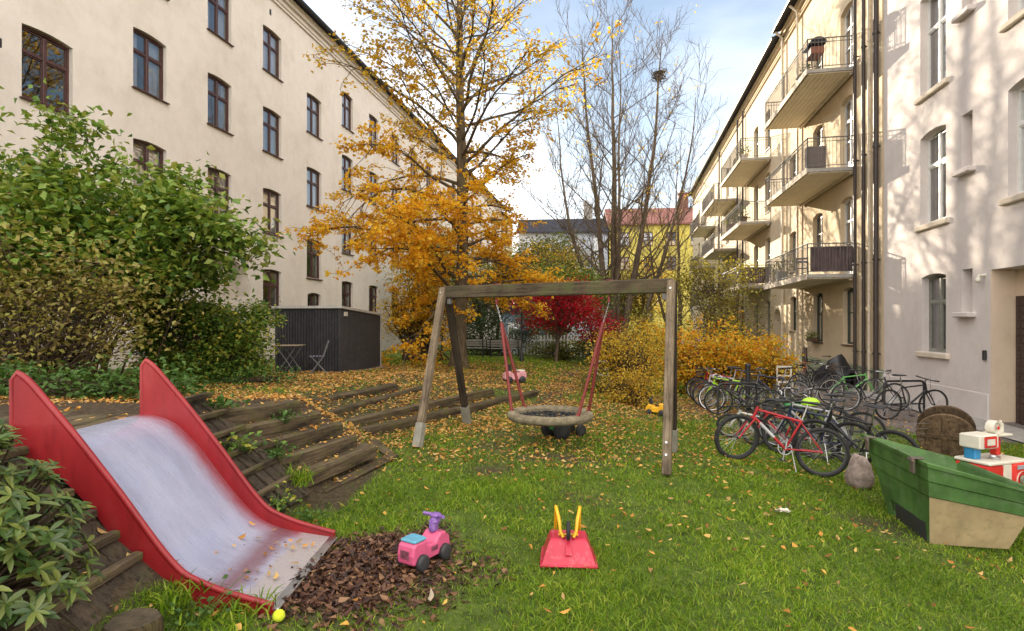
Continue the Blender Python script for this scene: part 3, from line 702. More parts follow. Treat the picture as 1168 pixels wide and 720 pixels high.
# ---- buildings closing the yard
def end_block(name, label, x0, x1, y, eave, ridge, wm, rm, wins, fm):
    r = empty(name, (x0, y, -.7), R_(-5), label, 'building'); w = x1-x0; H = eave+.7
    holes_ = [(a, a+1.3, z+.7, z+.7+1.9) for a, z in wins]
    xs = sorted(set([0, w]+[h[0] for h in holes_]+[h[1] for h in holes_])); zs = sorted(set([0, H]+[h[2] for h in holes_]+[h[3] for h in holes_])); mb = MB()
    for i in range(len(xs)-1):
        for j in range(len(zs)-1):
            cx, cz = (xs[i]+xs[i+1])/2, (zs[j]+zs[j+1])/2
            if any(h[0] < cx < h[1] and h[2] < cz < h[3] for h in holes_): continue
            mb.add([(xs[i], 0, zs[j]), (xs[i+1], 0, zs[j]), (xs[i+1], 0, zs[j+1]), (xs[i], 0, zs[j+1])], [[0, 1, 2, 3]])
    for h in holes_:
        mb.add([(h[0], 0, h[2]), (h[1], 0, h[2]), (h[1], 0, h[3]), (h[0], 0, h[3]), (h[0], .2, h[2]), (h[1], .2, h[2]), (h[1], .2, h[3]), (h[0], .2, h[3])], [[0, 1, 5, 4], [1, 2, 6, 5], [2, 3, 7, 6], [3, 0, 4, 7]])
    mb.add([(0, 0, 0), (0, 10, 0), (0, 10, H), (0, 0, H), (w, 0, 0), (w, 10, 0), (w, 10, H), (w, 0, H), (0, 5, ridge+.7), (w, 5, ridge+.7)], [[0, 1, 2, 3], [4, 5, 6, 7], [1, 5, 6, 2], [3, 2, 8], [7, 6, 9]])
    mb.build('wall', wm, r, fix=False)
    rf = MB(); t = .2; o = [(-.5, H-.12), (5, ridge+.72), (10.5, H-.12)]
    rf.add([(-.3, y_, z_) for y_, z_ in o]+[(w+.3, y_, z_) for y_, z_ in o]+[(-.3, y_, z_+t) for y_, z_ in o]+[(w+.3, y_, z_+t) for y_, z_ in o],
           [[0, 1, 4, 3], [1, 2, 5, 4], [6, 9, 10, 7], [7, 10, 11, 8], [0, 3, 9, 6], [2, 8, 11, 5], [0, 6, 7, 1], [1, 7, 8, 2], [3, 4, 10, 9], [4, 5, 11, 10]])
    ro = rf.build('roof', rm, r)
    ch = MB(); ch.box((w*.8, 5, ridge+1.6), (1.3, 1.0, 2.6), bev=.04); ch.box((w*.8, 5, ridge+2.95), (1.5, 1.2, .16)); ch.box((w*.78, 5, ridge+3.2), (.4, .4, .4)); ch.build('chimney', M['roof_red'] if rm is M['roof_red'] else M['concrete'], ro)
    first = None
    for a, z in wins:
        if first is None: o = first = win_proto('cross', 1.3, 1.9, 0.0, fm, 2, 'metal')
        else: o = copy_tree(first)
        o.parent = r; o.location = (a+.65, .12, z+.7); o.rotation_euler = (0, 0, PI)
    return r
gw = [(1.2+3.1*i, z) for i in range(4) for z in (2.2, 5.6, 9.0, 12.0)]
end_block('row_house', 'grey block with a dark slate roof closing the yard between the trees', .9, 13.4, 80.5, 14.6, 17.2, M['wall_grey'], M['roof_dark'], gw, M['win_white'])
end_block('row_house', 'bright yellow block with a red tiled roof closing the yard behind the bare tree', 13.6, 27.5, 79.5, 15.6, 18.6, M['wall_yellow'], M['roof_red'], [(1.5+3.2*i, z) for i in range(4) for z in (2.4, 5.8, 9.2, 12.6)], M['win_brown'])

# ================================================================== PLANTS
def tubes_np(paths, k=5):
    """paths: list of (points n x 3, radii n) -> V, F of joined tapered tubes"""
    Vs, Fs, off = [], [], 0; ang = np.arange(k)*2*PI/k; ca, sa = np.cos(ang), np.sin(ang)
    for P, r in paths:
        P = np.asarray(P, float); n = len(P); t = np.gradient(P, axis=0); t /= np.linalg.norm(t, axis=1)[:, None]+1e-9
        ref = np.array([1., 0, 0]) if abs(t[0][0]) < .8 else np.array([0, 1., 0])
        a = np.cross(t, ref); a /= np.linalg.norm(a, axis=1)[:, None]+1e-9; b_ = np.cross(t, a)
        V = P[:, None]+(a[:, None]*ca[None, :, None]+b_[:, None]*sa[None, :, None])*np.asarray(r)[:, None, None]
        Vs.append(V.reshape(-1, 3)); i = np.arange(n-1)[:, None]*k; j = np.arange(k)[None]; j2 = (j+1) % k
        Fs.append(np.stack([i+j, i+k+j, i+k+j2, i+j2], -1).reshape(-1, 4)[:, ::-1]+off); off += n*k
    return np.concatenate(Vs), np.concatenate(Fs)
def branch(r, p, d, L, n, up=.0, wig=.12, droop=0.0):
    """a wandering branch path"""
    P = [np.array(p, float)]; d = np.array(d, float); d /= np.linalg.norm(d); st = L/n
    for i in range(n):
        d = d + r.normal(0, wig, 3) + np.array([0, 0, up - droop*(i/n)]); d /= np.linalg.norm(d); P.append(P[-1]+d*st)
    return np.array(P)
def leaf_quads(P, L, r, aspect=.62, droop=.35, flat=.5, fold=.15, D=None):
    """one folded rhombic leaf at each point"""
    n = len(P); P = np.asarray(P, float); L = np.asarray(L, float).reshape(-1, 1)*np.ones((n, 1))
    a = r.normal(0, 1, (n, 3)); a[:, 2] = a[:, 2]*.5-droop
    if D is not None: a = a*.6+D
    a /= np.linalg.norm(a, axis=1)[:, None]+1e-9
    nr = r.normal(0, 1, (n, 3)); nr[:, 2] = np.abs(nr[:, 2])+flat*2
    b_ = np.cross(nr, a); b_ /= np.linalg.norm(b_, axis=1)[:, None]+1e-9; c = np.cross(a, b_)
    w = aspect*.5*L
    V = np.stack([P, P+a*L*.45+b_*w+c*L*fold, P+a*L, P+a*L*.45-b_*w+c*L*fold], 1).reshape(-1, 3)
    i = np.arange(n)[:, None]*4
    return V, np.concatenate([i+np.array([[0, 1, 2]]), i+np.array([[0, 2, 3]])])
def leaves_obj(name, P, L, mat, parent, r, **kw):
    V, Fq = leaf_quads(P, L, r, **kw); return np_mesh(name, V, [Fq], mat, parent)
def local(P, root): return np.asarray(P)-np.array(root.location)

def shrub(name, label, cat, c, rad, clumps, per, leafL, mat, zg=None, seed=0, stems=26, csize=.28, shell=.65, bottom=.05, twig=None, group=None, aspect=.62, box=False, droop=.35, extra=None, twr=.009):
    """leaf clumps spread through an uneven crown over a bundle of stems. c: (x, y), rad: (rx, ry, height)"""
    r = np.random.default_rng(seed); x0, y0 = c; g = T(x0, y0) if zg is None else zg
    root = empty(name, (x0, y0, g), 0, label, cat, group)
    C = []
    while len(C) < clumps:
        q = r.normal(0, 1, 3); q /= np.linalg.norm(q); rr = (shell+(1-shell)*r.random()) if r.random() < .8 else r.random()
        if box: p = np.array([r.uniform(-1, 1)*rad[0], r.uniform(-1, 1)*rad[1], r.uniform(bottom, 1)*rad[2]])
        else:
            z = .5+.5*q[2]*rr; wid = (.72+.28*min(1, z*2.2)); p = np.array([q[0]*rr*rad[0]*wid, q[1]*rr*rad[1]*wid, max(bottom, z)*rad[2]])
        p = p*(1+.10*math.sin(3.1*p[0]+seed)+.08*math.sin(4.3*p[1]+2*seed)); C.append(p)
    C = np.array(C)
    if extra is not None: C = np.concatenate([C, np.asarray(extra, float)])
    sc = r.uniform(.55, 1.45, len(C)); n = np.maximum(3, (per*sc**1.6).astype(int))
    P = np.repeat(C, n, axis=0)+r.normal(0, 1, (n.sum(), 3))*np.repeat(sc, n)[:, None]*csize*np.array([1, 1, .7])
    P[:, 2] = np.maximum(P[:, 2], .03)
    leaves_obj('foliage', P, leafL*r.uniform(.65, 1.25, len(P)), mat, root, r, aspect=aspect, droop=droop)
    paths = []
    for k in range(stems):
        a = C[r.integers(len(C))]; b0 = np.array([r.normal(0, rad[0]*.22), r.normal(0, rad[1]*.22), -.05]); m_ = (a*.45+b0*.55)+r.normal(0, .1, 3); m_[2] = max(.1, a[2]*.5)
        t = np.linspace(0, 1, 6)[:, None]; Q = (1-t)**2*b0+2*t*(1-t)*m_+t*t*a + r.normal(0, .02, (6, 3)); paths.append((Q, np.linspace(twr*2.2, twr*.5, 6)))
        for q in range(4):
            e = C[r.integers(len(C))]; s_ = Q[r.integers(2, 6)]; v = (e-s_); v = v/(np.linalg.norm(v)+1e-6)*min(.7, np.linalg.norm(v)); paths.append((np.stack([s_, s_+v*.5+r.normal(0, .04, 3), s_+v]), np.array([twr*.8, twr*.6, twr*.3])))
    V, Fq = tubes_np(paths, 4); np_mesh('stems', V, [Fq], twig or M['twig'], root, smooth=True)
    return root

M['leaf_maple'] = leafm('autumn_maple_leaf', [(.44, .22, .02), (.66, .33, .02), (.78, .45, .026), (.84, .56, .04), (.62, .47, .06)],
                        zcols=[(.28, .16, .03), (.48, .26, .03), (.62, .40, .03), (.36, .28, .06), (.70, .52, .05)], zr=(5.5, 9.5), trans=.55)
M['leaf_yellow'] = leafm('yellow_leaf', [(.55, .36, .02), (.62, .44, .03), (.45, .30, .03)])
M['leaf_lilac'] = leafm('green_lilac_leaf', [(.05, .105, .016), (.115, .21, .03), (.185, .29, .04), (.25, .32, .055), (.30, .30, .055)], trans=.35, spec=.5)
M['leaf_brownish'] = leafm('fading_hedge_leaf', [(.11, .075, .025), (.20, .145, .04), (.31, .26, .07), (.36, .34, .08), (.17, .17, .04)], trans=.35)
M['leaf_hedge'] = leafm('hedge_leaf', [(.035, .08, .016), (.085, .17, .025), (.15, .25, .035), (.26, .31, .05), (.46, .40, .05)], trans=.3)
M['leaf_ground'] = leafm('ground_cover_leaf', [(.035, .08, .015), (.07, .15, .025), (.11, .19, .04)], trans=.3)
M['leaf_rhodo'] = leafm('rhododendron_leaf', [(.03, .065, .015), (.065, .12, .025), (.11, .17, .035), (.19, .22, .04), (.07, .11, .05)], trans=.25, rough=.38, spec=.5)
M['leaf_orange'] = leafm('orange_shrub_leaf', [(.62, .20, .018), (.74, .36, .022), (.74, .48, .03), (.70, .54, .05), (.36, .40, .05)], trans=.45)
M['leaf_gold'] = leafm('golden_shrub_leaf', [(.30, .17, .04), (.56, .33, .03), (.68, .46, .035), (.64, .50, .06), (.26, .20, .06)], trans=.45)
M['leaf_red'] = leafm('crimson_maple_leaf', [(.26, .006, .020), (.46, .010, .035), (.60, .02, .045)], trans=.45)
M['leaf_dark'] = leafm('dark_evergreen_leaf', [(.018, .032, .012), (.035, .06, .018), (.06, .09, .022)], trans=.25)
M['leaf_midgreen'] = leafm('mid_green_leaf', [(.06, .085, .02), (.10, .14, .03), (.16, .18, .035), (.28, .22, .04)], trans=.4)
M['leaf_olive'] = leafm('olive_yellow_leaf', [(.14, .11, .025), (.26, .22, .04), (.42, .36, .05), (.20, .22, .05)], trans=.4)

# ---- the large golden tree behind the swing
def golden_tree():
    r = np.random.default_rng(4); x0, y0 = -1.80, 19.0; g = T(x0, y0); root = empty('autumn_tree', (x0, y0, g), 0, 'tall golden orange maple rising straight behind the swing frame', 'tree')
    H = 17.5; zs = np.linspace(0, H, 22)
    tr = np.stack([.10*np.sin(zs*.4)+.012*zs, .06*np.cos(zs*.55), zs], 1); rad = np.interp(zs, [0, .25, .8, 3, 8, 13, 17.5], [.36, .27, .225, .205, .15, .085, .02])
    big = [(tr, rad)]; tw = []; LP = []; LL = []; LD = []
    def at(z): return np.array([np.interp(z, zs, tr[:, k]) for k in range(3)])
    nb = 84
    for i in range(nb):
        z = 2.3+(i/nb)**1.25*13.6; az = i*2.399+r.normal(0, .3); left = max(0, -math.cos(az))   # cos<0: towards the left of the lawn
        low = z < 6.2
        L = (4.2+1.7*left if low else np.interp(z, [6.2, 9.5, 13, 16], [5.0, 4.9, 4.2, 1.8]))*r.uniform(.72, 1.15)
        if low and math.cos(az) > .2: L *= .70
        el = np.interp(z, [2, 5, 8, 12, 16], [.02, .30, .52, .75, 1.05])+r.normal(0, .1)
        d = (math.cos(az)*math.cos(el), math.sin(az)*math.cos(el), math.sin(el))
        B = branch(r, at(z), d, L, 9, up=.01, wig=.10, droop=.16 if low else .05); r0 = np.interp(z, [2, 8, 16], [.062, .055, .025])*r.uniform(.7, 1.2)
        tw.append((B, np.linspace(r0, .010, 10)))
        ns = int(L*3.6)
        for j in range(ns):
            t = .22+.78*(j+r.random())/ns; q = t*9; k = min(8, int(q)); p = B[k]+(B[k+1]-B[k])*(q-k); bd = B[k+1]-B[k]; bd /= np.linalg.norm(bd)
            sd = bd*.7+r.normal(0, .55, 3)*np.array([1, 1, .45]); S = branch(r, p, sd, L*.33*(1.15-t*.55)*r.uniform(.6, 1.2), 5, wig=.16, droop=.12)
            tw.append((S, np.linspace(.013, .005, 6)))
            for q2 in range(3):
                e = S[r.integers(2, 6)]; S2 = branch(r, e, (S[-1]-S[0])+r.normal(0, .5, 3)*np.array([1, 1, .4]), r.uniform(.25, .6), 3, wig=.2); tw.append((S2, np.linspace(.006, .003, 4)))
                dens = np.interp(z, [2.5, 5.5, 7, 9.5, 12], [19, 16, 6.5, 3.8, 3.6])*(1.3 if left > .3 else .8); m_ = r.poisson(dens)
                if m_:
                    tt = r.random(m_)*3; kk = np.minimum(2, tt.astype(int)); f_ = (tt-kk)[:, None]
                    LP.append(S2[kk]*(1-f_)+S2[kk+1]*f_+r.normal(0, .085, (m_, 3))*np.array([1, 1, .6])); 
    V, Fq = tubes_np(big, 14); np_mesh('trunk', V, [Fq], M['trunk_maple'], root, smooth=True)
    V, Fq = tubes_np(tw, 5); np_mesh('branches', V, [Fq], M['trunk_maple'], root, smooth=True)
    LP = np.concatenate(LP); leaves_obj('foliage', LP, r.uniform(.085, .15, len(LP)), M['leaf_maple'], root, r, aspect=.8, droop=.5, flat=.45)
    return len(LP)
n_maple = golden_tree()

# ---- bare trees
def bare_tree(name, label, x0, y0, H, spread, stems, seed, leaves=0, leafmat=None, r0=.2, group=None, sub=1.0):
    r = np.random.default_rng(seed); g = T(x0, y0); root = empty(name, (x0, y0, g), 0, label, 'tree', group); trunks = []; br = []; tips = []
    for (az, off, hh, rr) in stems:
        tt_ = np.linspace(0, 1, 15); ho = off*(1-(1-tt_)**1.8)+.12; wob = np.cumsum(r.normal(0, .05, (15, 2)), axis=0); P = np.stack([math.cos(az)*ho+wob[:, 0], math.sin(az)*ho+wob[:, 1], -.1+tt_*hh*H], 1); rad = np.linspace(rr, .018, 15); trunks.append((P, rad))
        nb = int(22*hh*sub)
        for i in range(nb):
            t = .18+.8*(i+r.random())/nb; q = t*14; k = min(13, int(q)); p = P[k]+(P[k+1]-P[k])*(q-k); a2 = i*2.399+r.normal(0, .4); el = r.uniform(.45, 1.1)
            dd = np.array([math.cos(a2)*math.cos(el), math.sin(a2)*math.cos(el), math.sin(el)]); L = spread*(1.08-t*.62)*r.uniform(.6, 1.15)
            B = branch(r, p, dd, L, 8, up=.05, wig=.09); br.append((B, np.linspace(max(.013, rad[k]*.30), .007, 9)))
            ns = int(L*3.2)
            for j in range(ns):
                t2 = .15+.85*(j+r.random())/ns; q = t2*8; k2 = min(7, int(q)); p2 = B[k2]+(B[k2+1]-B[k2])*(q-k2); bd = B[k2+1]-B[k2]; bd /= np.linalg.norm(bd)
                S = branch(r, p2, bd*.9+r.normal(0, .5, 3)+np.array([0, 0, .25]), r.uniform(.5, 1.5)*(1.2-.5*t2), 4, up=.06, wig=.13); br.append((S, np.linspace(.011, .005, 5)))
                for q3 in range(3):
                    e = S[r.integers(1, 5)]; S3 = branch(r, e, (S[-1]-S[0])/(np.linalg.norm(S[-1]-S[0])+1e-6)+r.normal(0, .5, 3)+np.array([0, 0, .2]), r.uniform(.3, .8), 3, up=.05, wig=.12); br.append((S3, np.linspace(.0065, .004, 4))); tips.append(S3[-1])
    V, Fq = tubes_np(trunks, 10); np_mesh('trunk', V, [Fq], M['trunk_bare'], root, smooth=True); bare_tree.stems = [P+np.array([x0, y0, g]) for P, _ in trunks]
    V, Fq = tubes_np(br, 4); np_mesh('branches', V, [Fq], M['trunk_bare'], root, smooth=True)
    if leaves:
        tips = np.array(tips); P = np.repeat(tips[r.integers(0, len(tips), leaves//5)], 5, axis=0)+r.normal(0, .16, (leaves//5*5, 3)); leaves_obj('foliage', P, r.uniform(.09, .15, len(P)), leafmat, root, r, aspect=.8)
    return root
bare_tree('bare_tree', 'tall nearly bare tree with several stems in front of the yellow block', 6.1, 33.0, 20.3, 6.9, [(2.6, 1.6, .95, .22), (3.4, .3, 1.0, .27), (0.1, 2.45, .96, .23), (-.3, 4.0, .74, .15), (2.9, 3.6, .74, .16), (-1.5, 1.8, .85, .15)], 7, 700, M['leaf_yellow'], sub=1.3)
nest_stem = bare_tree.stems[2]; nest_p = [np.interp(16.4, nest_stem[:, 2], nest_stem[:, k]) for k in range(2)]
bare_tree('bare_tree', 'smaller bare tree with thin twigs close to the right balconies', 10.6, 36.0, 13, 3.6, [(1.0, .6, 1.0, .17), (2.8, 1.8, .8, .12)], 9, 500, M['leaf_olive'], sub=.8)
nb_ = MB(); rn = random.Random(3); 
for i in range(170):
    a = rn.uniform(0, 2*PI); q = rn.uniform(.05, .42); z = rn.uniform(-.3, .3); a2 = a+rn.uniform(.8, 2.2)
    nb_.tube([(q*math.cos(a), q*math.sin(a), z), (q*1.25*math.cos((a+a2)/2), q*1.25*math.sin((a+a2)/2), z*1.1), (q*math.cos(a2), q*math.sin(a2), z+.05)], .014, 4)
ne = nb_.build('bird_nest', M['twig']); ne.location = (nest_p[0], nest_p[1], 16.4); tag(ne, 'round dark twig nest high in the bare tree', 'nest')

# ---- shrubs and small trees
shrub('lilac_bush', 'big green leafy shrub overhanging the hedge in front of the cream facade', 'shrub', (-8.1, 10.4), (2.55, 1.7, 4.3), 330, 110, .15, M['leaf_lilac'], seed=1, csize=.25, shell=.72, bottom=.46, stems=70, twr=.012,
      extra=[(2.2+.17*i, -.3+.05*i, 3.2-.10*i) for i in range(8)]+[(2.1+.17*i, -.5, 3.1-.09*i) for i in range(7)]+[(1.9+.15*i, -.6, 3.4-.1*i) for i in range(6)])
shrub('hedge_shrub', 'brown fading shrub with bare twigs beside the slide top', 'shrub', (-7.2, 8.4), (1.95, .9, 2.6), 120, 52, .085, M['leaf_brownish'], seed=2, csize=.24, stems=90, twr=.010, bottom=.04)
shrub('clipped_hedge', 'dense clipped hedge with dark green and yellow leaves next to the black shed', 'hedge', (-6.2, 11.4), (1.22, .5, 1.5), 230, 120, .085, M['leaf_hedge'], seed=3, csize=.13, stems=60, box=True, bottom=.06)
shrub('ground_cover', 'low green plants growing at the foot of the brown shrub', 'plant', (-5.6, 7.3), (1.3, .6, .28), 60, 40, .085, M['leaf_ground'], seed=4, csize=.13, stems=14, box=True, droop=.0)
shrub('ground_cover', 'low green plants edging the clipped hedge', 'plant', (-4.95, 10.6), (.75, .3, .18), 24, 30, .075, M['leaf_ground'], seed=5, csize=.12, stems=10, box=True, droop=.0)
shrub('forsythia_bush', 'twiggy golden brown shrub directly behind the right swing post', 'shrub', (3.05, 14.9), (1.15, .9, 1.95), 110, 42, .07, M['leaf_gold'], seed=6, csize=.15, stems=120, twr=.007)
shrub('spirea_bush', 'low yellow bush spilling leaves beside the twiggy golden shrub', 'shrub', (2.75, 13.1), (.75, .55, .75), 50, 42, .06, M['leaf_gold'], seed=16, csize=.12, stems=30, twr=.005)
shrub('spirea_bush', 'small green bush at the edge of the leafy path', 'shrub', (2.15, 14.6), (.5, .5, .6), 30, 50, .055, M['leaf_midgreen'], seed=17, csize=.12, stems=16, twr=.005)
shrub('orange_bush', 'bright orange and yellow bush behind the left bicycle group', 'shrub', (6.05, 17.6), (2.1, 1.0, 2.25), 150, 60, .10, M['leaf_orange'], seed=7, csize=.20, stems=60)
shrub('orange_bush', 'orange bush thinning out towards the balcony block', 'shrub', (8.0, 17.9), (.85, .7, 1.7), 60, 44, .10, M['leaf_orange'], seed=8, csize=.18, stems=30)
shrub('golden_bush', 'olive gold many stemmed bush under the big maple, right of the shed', 'shrub', (-3.6, 22.5), (1.9, 1.0, 3.9), 130, 46, .11, M['leaf_gold'], seed=9, csize=.26, stems=60, bottom=.36, shell=.55, twr=.02)
shrub('evergreen_shrub', 'dark green bushy shrub at the back of the lawn, left of the lamp post', 'shrub', (-1.2, 29.5), (3.2, 1.0, 2.6), 150, 70, .10, M['leaf_dark'], seed=10, csize=.25)
shrub('evergreen_shrub', 'low clipped green shrub at the back of the lawn, behind the lamp post', 'shrub', (2.3, 27.5), (1.5, .8, 1.0), 70, 60, .09, M['leaf_midgreen'], seed=11, csize=.2)
shrub('evergreen_shrub', 'dark green shrub at the end of the leafy path', 'shrub', (4.5, 28.5), (1.3, .9, 1.7), 70, 60, .10, M['leaf_dark'], seed=12, csize=.24)
shrub('dark_shrub', 'dark mixed shrub behind the orange bush below the balconies', 'shrub', (9.3, 25.0), (2.1, 1.4, 3.6), 130, 50, .10, M['leaf_brownish'], seed=13, csize=.3, stems=60, twr=.014)
shrub('evergreen_shrub', 'dark green shrub hiding the foot of the bare tree', 'shrub', (5.6, 24.0), (1.2, .9, 2.4), 90, 45, .10, M['leaf_olive'], seed=14, csize=.24)
def small_tree(name, label, x, y, H, crown, leafmat, seed, clumps, per, leafL, cs=.4, cb=.35, group=None, r0=.09, droop=.4):
    r = np.random.default_rng(seed); g = T(x, y); root = empty(name, (x, y, g), 0, label, 'tree', group); paths = []; C = []
    tr = branch(r, (0, 0, -.1), (0, 0, 1), H*.8, 9, wig=.06); trunk = [(tr, np.linspace(r0, r0*.3, 10))]
    for i in range(clumps):
        q = r.normal(0, 1, 3); q /= np.linalg.norm(q); rr = r.uniform(.45, 1); p = np.array([q[0]*crown[0]*rr, q[1]*crown[1]*rr, H*cb+(H-H*cb)*(.5+.5*q[2]*rr)]); C.append(p)
        k = r.integers(3, 9); s_ = tr[k]; m_ = (s_+p)/2+np.array([0, 0, .15*H*.3])+r.normal(0, .1, 3); paths.append((np.stack([s_, m_, p]), np.array([r0*.3, r0*.18, .008])))
    C = np.array(C); sc = r.uniform(.5, 1.5, clumps); n = np.maximum(3, (per*sc**1.5).astype(int)); P = np.repeat(C, n, axis=0)+r.normal(0, 1, (n.sum(), 3))*np.repeat(sc, n)[:, None]*cs*np.array([1, 1, .55])
    V, Fq = tubes_np(trunk, 9); np_mesh('trunk', V, [Fq], M['trunk_bare'], root, smooth=True); V, Fq = tubes_np(paths, 5); np_mesh('branches', V, [Fq], M['trunk_bare'], root, smooth=True)
    leaves_obj('foliage', P, leafL*r.uniform(.7, 1.25, len(P)), leafmat, root, r, aspect=.75, droop=droop); return root
small_tree('red_maple', 'crimson leaved small tree seen below the swing beam', 2.0, 25.8, 3.7, (1.9, 1.4), M['leaf_red'], 21, 100, 80, .10, .28, .40)
small_tree('red_maple', 'low red shrub tree partly hidden by the right swing rope', 3.75, 25.9, 2.7, (1.1, .9), M['leaf_red'], 22, 30, 50, .10, .24, .35)
small_tree('green_tree', 'rounded green tree behind the crimson tree', 1.9, 40.0, 8.4, (4.0, 2.6), M['leaf_midgreen'], 23, 150, 70, .17, .5, .22, r0=.16)
small_tree('green_tree', 'dull green tree with yellow tips in front of the grey block', -1.2, 44.0, 7.8, (3.2, 2.4), M['leaf_olive'], 24, 110, 60, .17, .5, .25, r0=.15)
small_tree('yellow_tree', 'pale yellow leaved tree reaching towards the balconies', 10.2, 29.0, 5.6, (2.5, 1.6), M['leaf_olive'], 25, 80, 40, .13, .34, .52)
small_tree('yellow_tree', 'olive tree beneath the bare tree in front of the yellow block', 7.0, 38.0, 6.4, (3.0, 2.0), M['leaf_olive'], 26, 100, 46, .15, .42, .3)
small_tree('green_tree', 'dark green tree against the long cream facade behind the maple', -4.6, 34.0, 7.6, (2.6, 2.0), M['leaf_hedge'], 27, 110, 60, .15, .45, .2, r0=.14)
small_tree('green_tree', 'dark green tree growing left of the row of benches', -1.9, 37.0, 5.4, (2.6, 1.8), M['leaf_dark'], 28, 90, 60, .15, .4, .12, r0=.12)

# ---- rhododendron close to the camera: whorls of long leaves
def rhododendron():
    r = np.random.default_rng(8); x0, y0 = -2.36, 2.36; g = T(x0, y0); root = empty('rhododendron', (x0, y0, g), 0, 'glossy rhododendron with long pointed leaves in front of the wooden climbing ramp', 'shrub')
    Vs, Fs, off, st = [], [], 0, []
    for i in range(420):
        q = r.normal(0, 1, 3); q /= np.linalg.norm(q); q[2] = abs(q[2])*1.0-.12; rr = r.uniform(.72, 1.05); p = np.array([q[0]*.54*rr, q[1]*.38*rr, .06+q[2]*.82*rr]); p[2] = max(.03, p[2]); 
        ax = q*np.array([1, 1, .6])+np.array([0, 0, .9]); ax /= np.linalg.norm(ax); a = np.cross(ax, [1, 0, .2]); a /= np.linalg.norm(a); b_ = np.cross(ax, a); n = r.integers(6, 10); ph = r.random()*6
        st.append((np.stack([np.array([p[0]*.2, p[1]*.2, -.05]), p*np.array([.6, .6, .6]), p]), np.array([.012, .007, .004])))
        for k in range(n):
            t = ph+2*PI*k/n+r.normal(0, .2); d = a*math.cos(t)+b_*math.sin(t)+ax*r.uniform(-.25, .65); d /= np.linalg.norm(d); L = r.uniform(.045, .085); w = L*.15; sd = np.cross(d, ax); sd /= np.linalg.norm(sd)+1e-9; nn = np.cross(sd, d); dr = -np.array([0, 0, 1.])*L*.16
            prof = [(0, .12), (.22, .7), (.5, 1.0), (.78, .72), (1.0, .04)]
            V = []
            for (f_, ww) in prof:
                c = p+d*L*f_+dr*f_*f_; V += [c+sd*w*ww+nn*w*.35*ww, c, c-sd*w*ww+nn*w*.35*ww]
            Vs.append(np.array(V)); i0 = np.arange(4)[:, None]*3
            Fs.append(np.concatenate([i0+np.array([[0, 1, 4, 3]]), i0+np.array([[1, 2, 5, 4]])])+off); off += 15
    np_mesh('foliage', np.concatenate(Vs), [np.concatenate(Fs)], M['leaf_rhodo'], root, smooth=True)
    V, Fq = tubes_np(st, 5); np_mesh('stems', V, [Fq], M['twig'], root, smooth=True)
rhododendron()

# ---- small plants on the steps
def tuft(name, label, x, y, z, n, L, mat, seed, spread=.12, blades=False):
    r = np.random.default_rng(seed); root = empty(name, (x, y, z), 0, label, 'plant')
    if blades: return grass_blades(root, r, n, L, mat, spread)
    P = r.normal(0, 1, (n, 3))*np.array([spread, spread, spread*.6]); P[:, 2] = np.abs(P[:, 2])+.02; leaves_obj('foliage', P, L*r.uniform(.6, 1.2, n), mat, root, r, droop=-.1, aspect=.55)
    V, Fq = tubes_np([(np.stack([np.zeros(3)-[0, 0, .03], p*.6, p]), np.array([.004, .003, .002])) for p in P[:18]], 4); np_mesh('stems', V, [Fq], M['leaf_ground'], root)
def grass_blades(root, r, n, L, mat, spread):
    P = np.zeros((n, 3)); P[:, :2] = r.normal(0, spread*.4, (n, 2)); d = r.normal(0, .55, (n, 3)); d[:, 2] = 1; d /= np.linalg.norm(d, axis=1)[:, None]; LL = L*r.uniform(.5, 1.1, (n, 1)); s_ = np.cross(d, r.normal(0, 1, (n, 3))); s_ /= np.linalg.norm(s_, axis=1)[:, None]; w = .005
    mid = P+d*LL*.6; tip = P+d*LL+np.stack([d[:, 0], d[:, 1], -np.ones(n)*.5], 1)*LL*.25; V = np.stack([P-s_*w, P+s_*w, mid+s_*w*.8, mid-s_*w*.8, tip], 1).reshape(-1, 3); i = np.arange(n)[:, None]*5
    np_mesh('foliage', V, [i+np.array([[0, 1, 2, 3]]), i+np.array([[3, 2, 4]])], mat, root)

# ================================================================== GRASS AND FALLEN LEAVES (uncountable)
m, nt, b = new_mat('grass_blade'); g_ = nt.nodes.new('ShaderNodeNewGeometry'); rp = ramp(nt, [(.075, .155, .010), (.15, .275, .016), (.22, .35, .022), (.36, .41, .06)]); lk(nt, g_.outputs['Random Per Island'], rp.inputs[0])
nn_ = noise(nt, .8, 4); r9 = ramp(nt, [(.72, .75, .7), (1.15, 1.1, .9)], [.35, .65]); lk(nt, nn_.outputs['Fac'], r9.inputs[0]); gc = mixc(nt, 1.0, rp.outputs[0], r9.outputs[0], 'MULTIPLY')
lk(nt, gc, b.inputs['Base Color']); b.inputs['Roughness'].default_value = .5; b.inputs['Specular IOR Level'].default_value = .25
tr_ = nt.nodes.new('ShaderNodeBsdfTranslucent'); lk(nt, gc, tr_.inputs['Color']); ms_ = nt.nodes.new('ShaderNodeMixShader'); ms_.inputs[0].default_value = .35; lk(nt, b.outputs[0], ms_.inputs[1]); lk(nt, tr_.outputs[0], ms_.inputs[2]); lk(nt, ms_.outputs[0], nt.nodes['Material Output'].inputs['Surface'])
M['grass'] = m
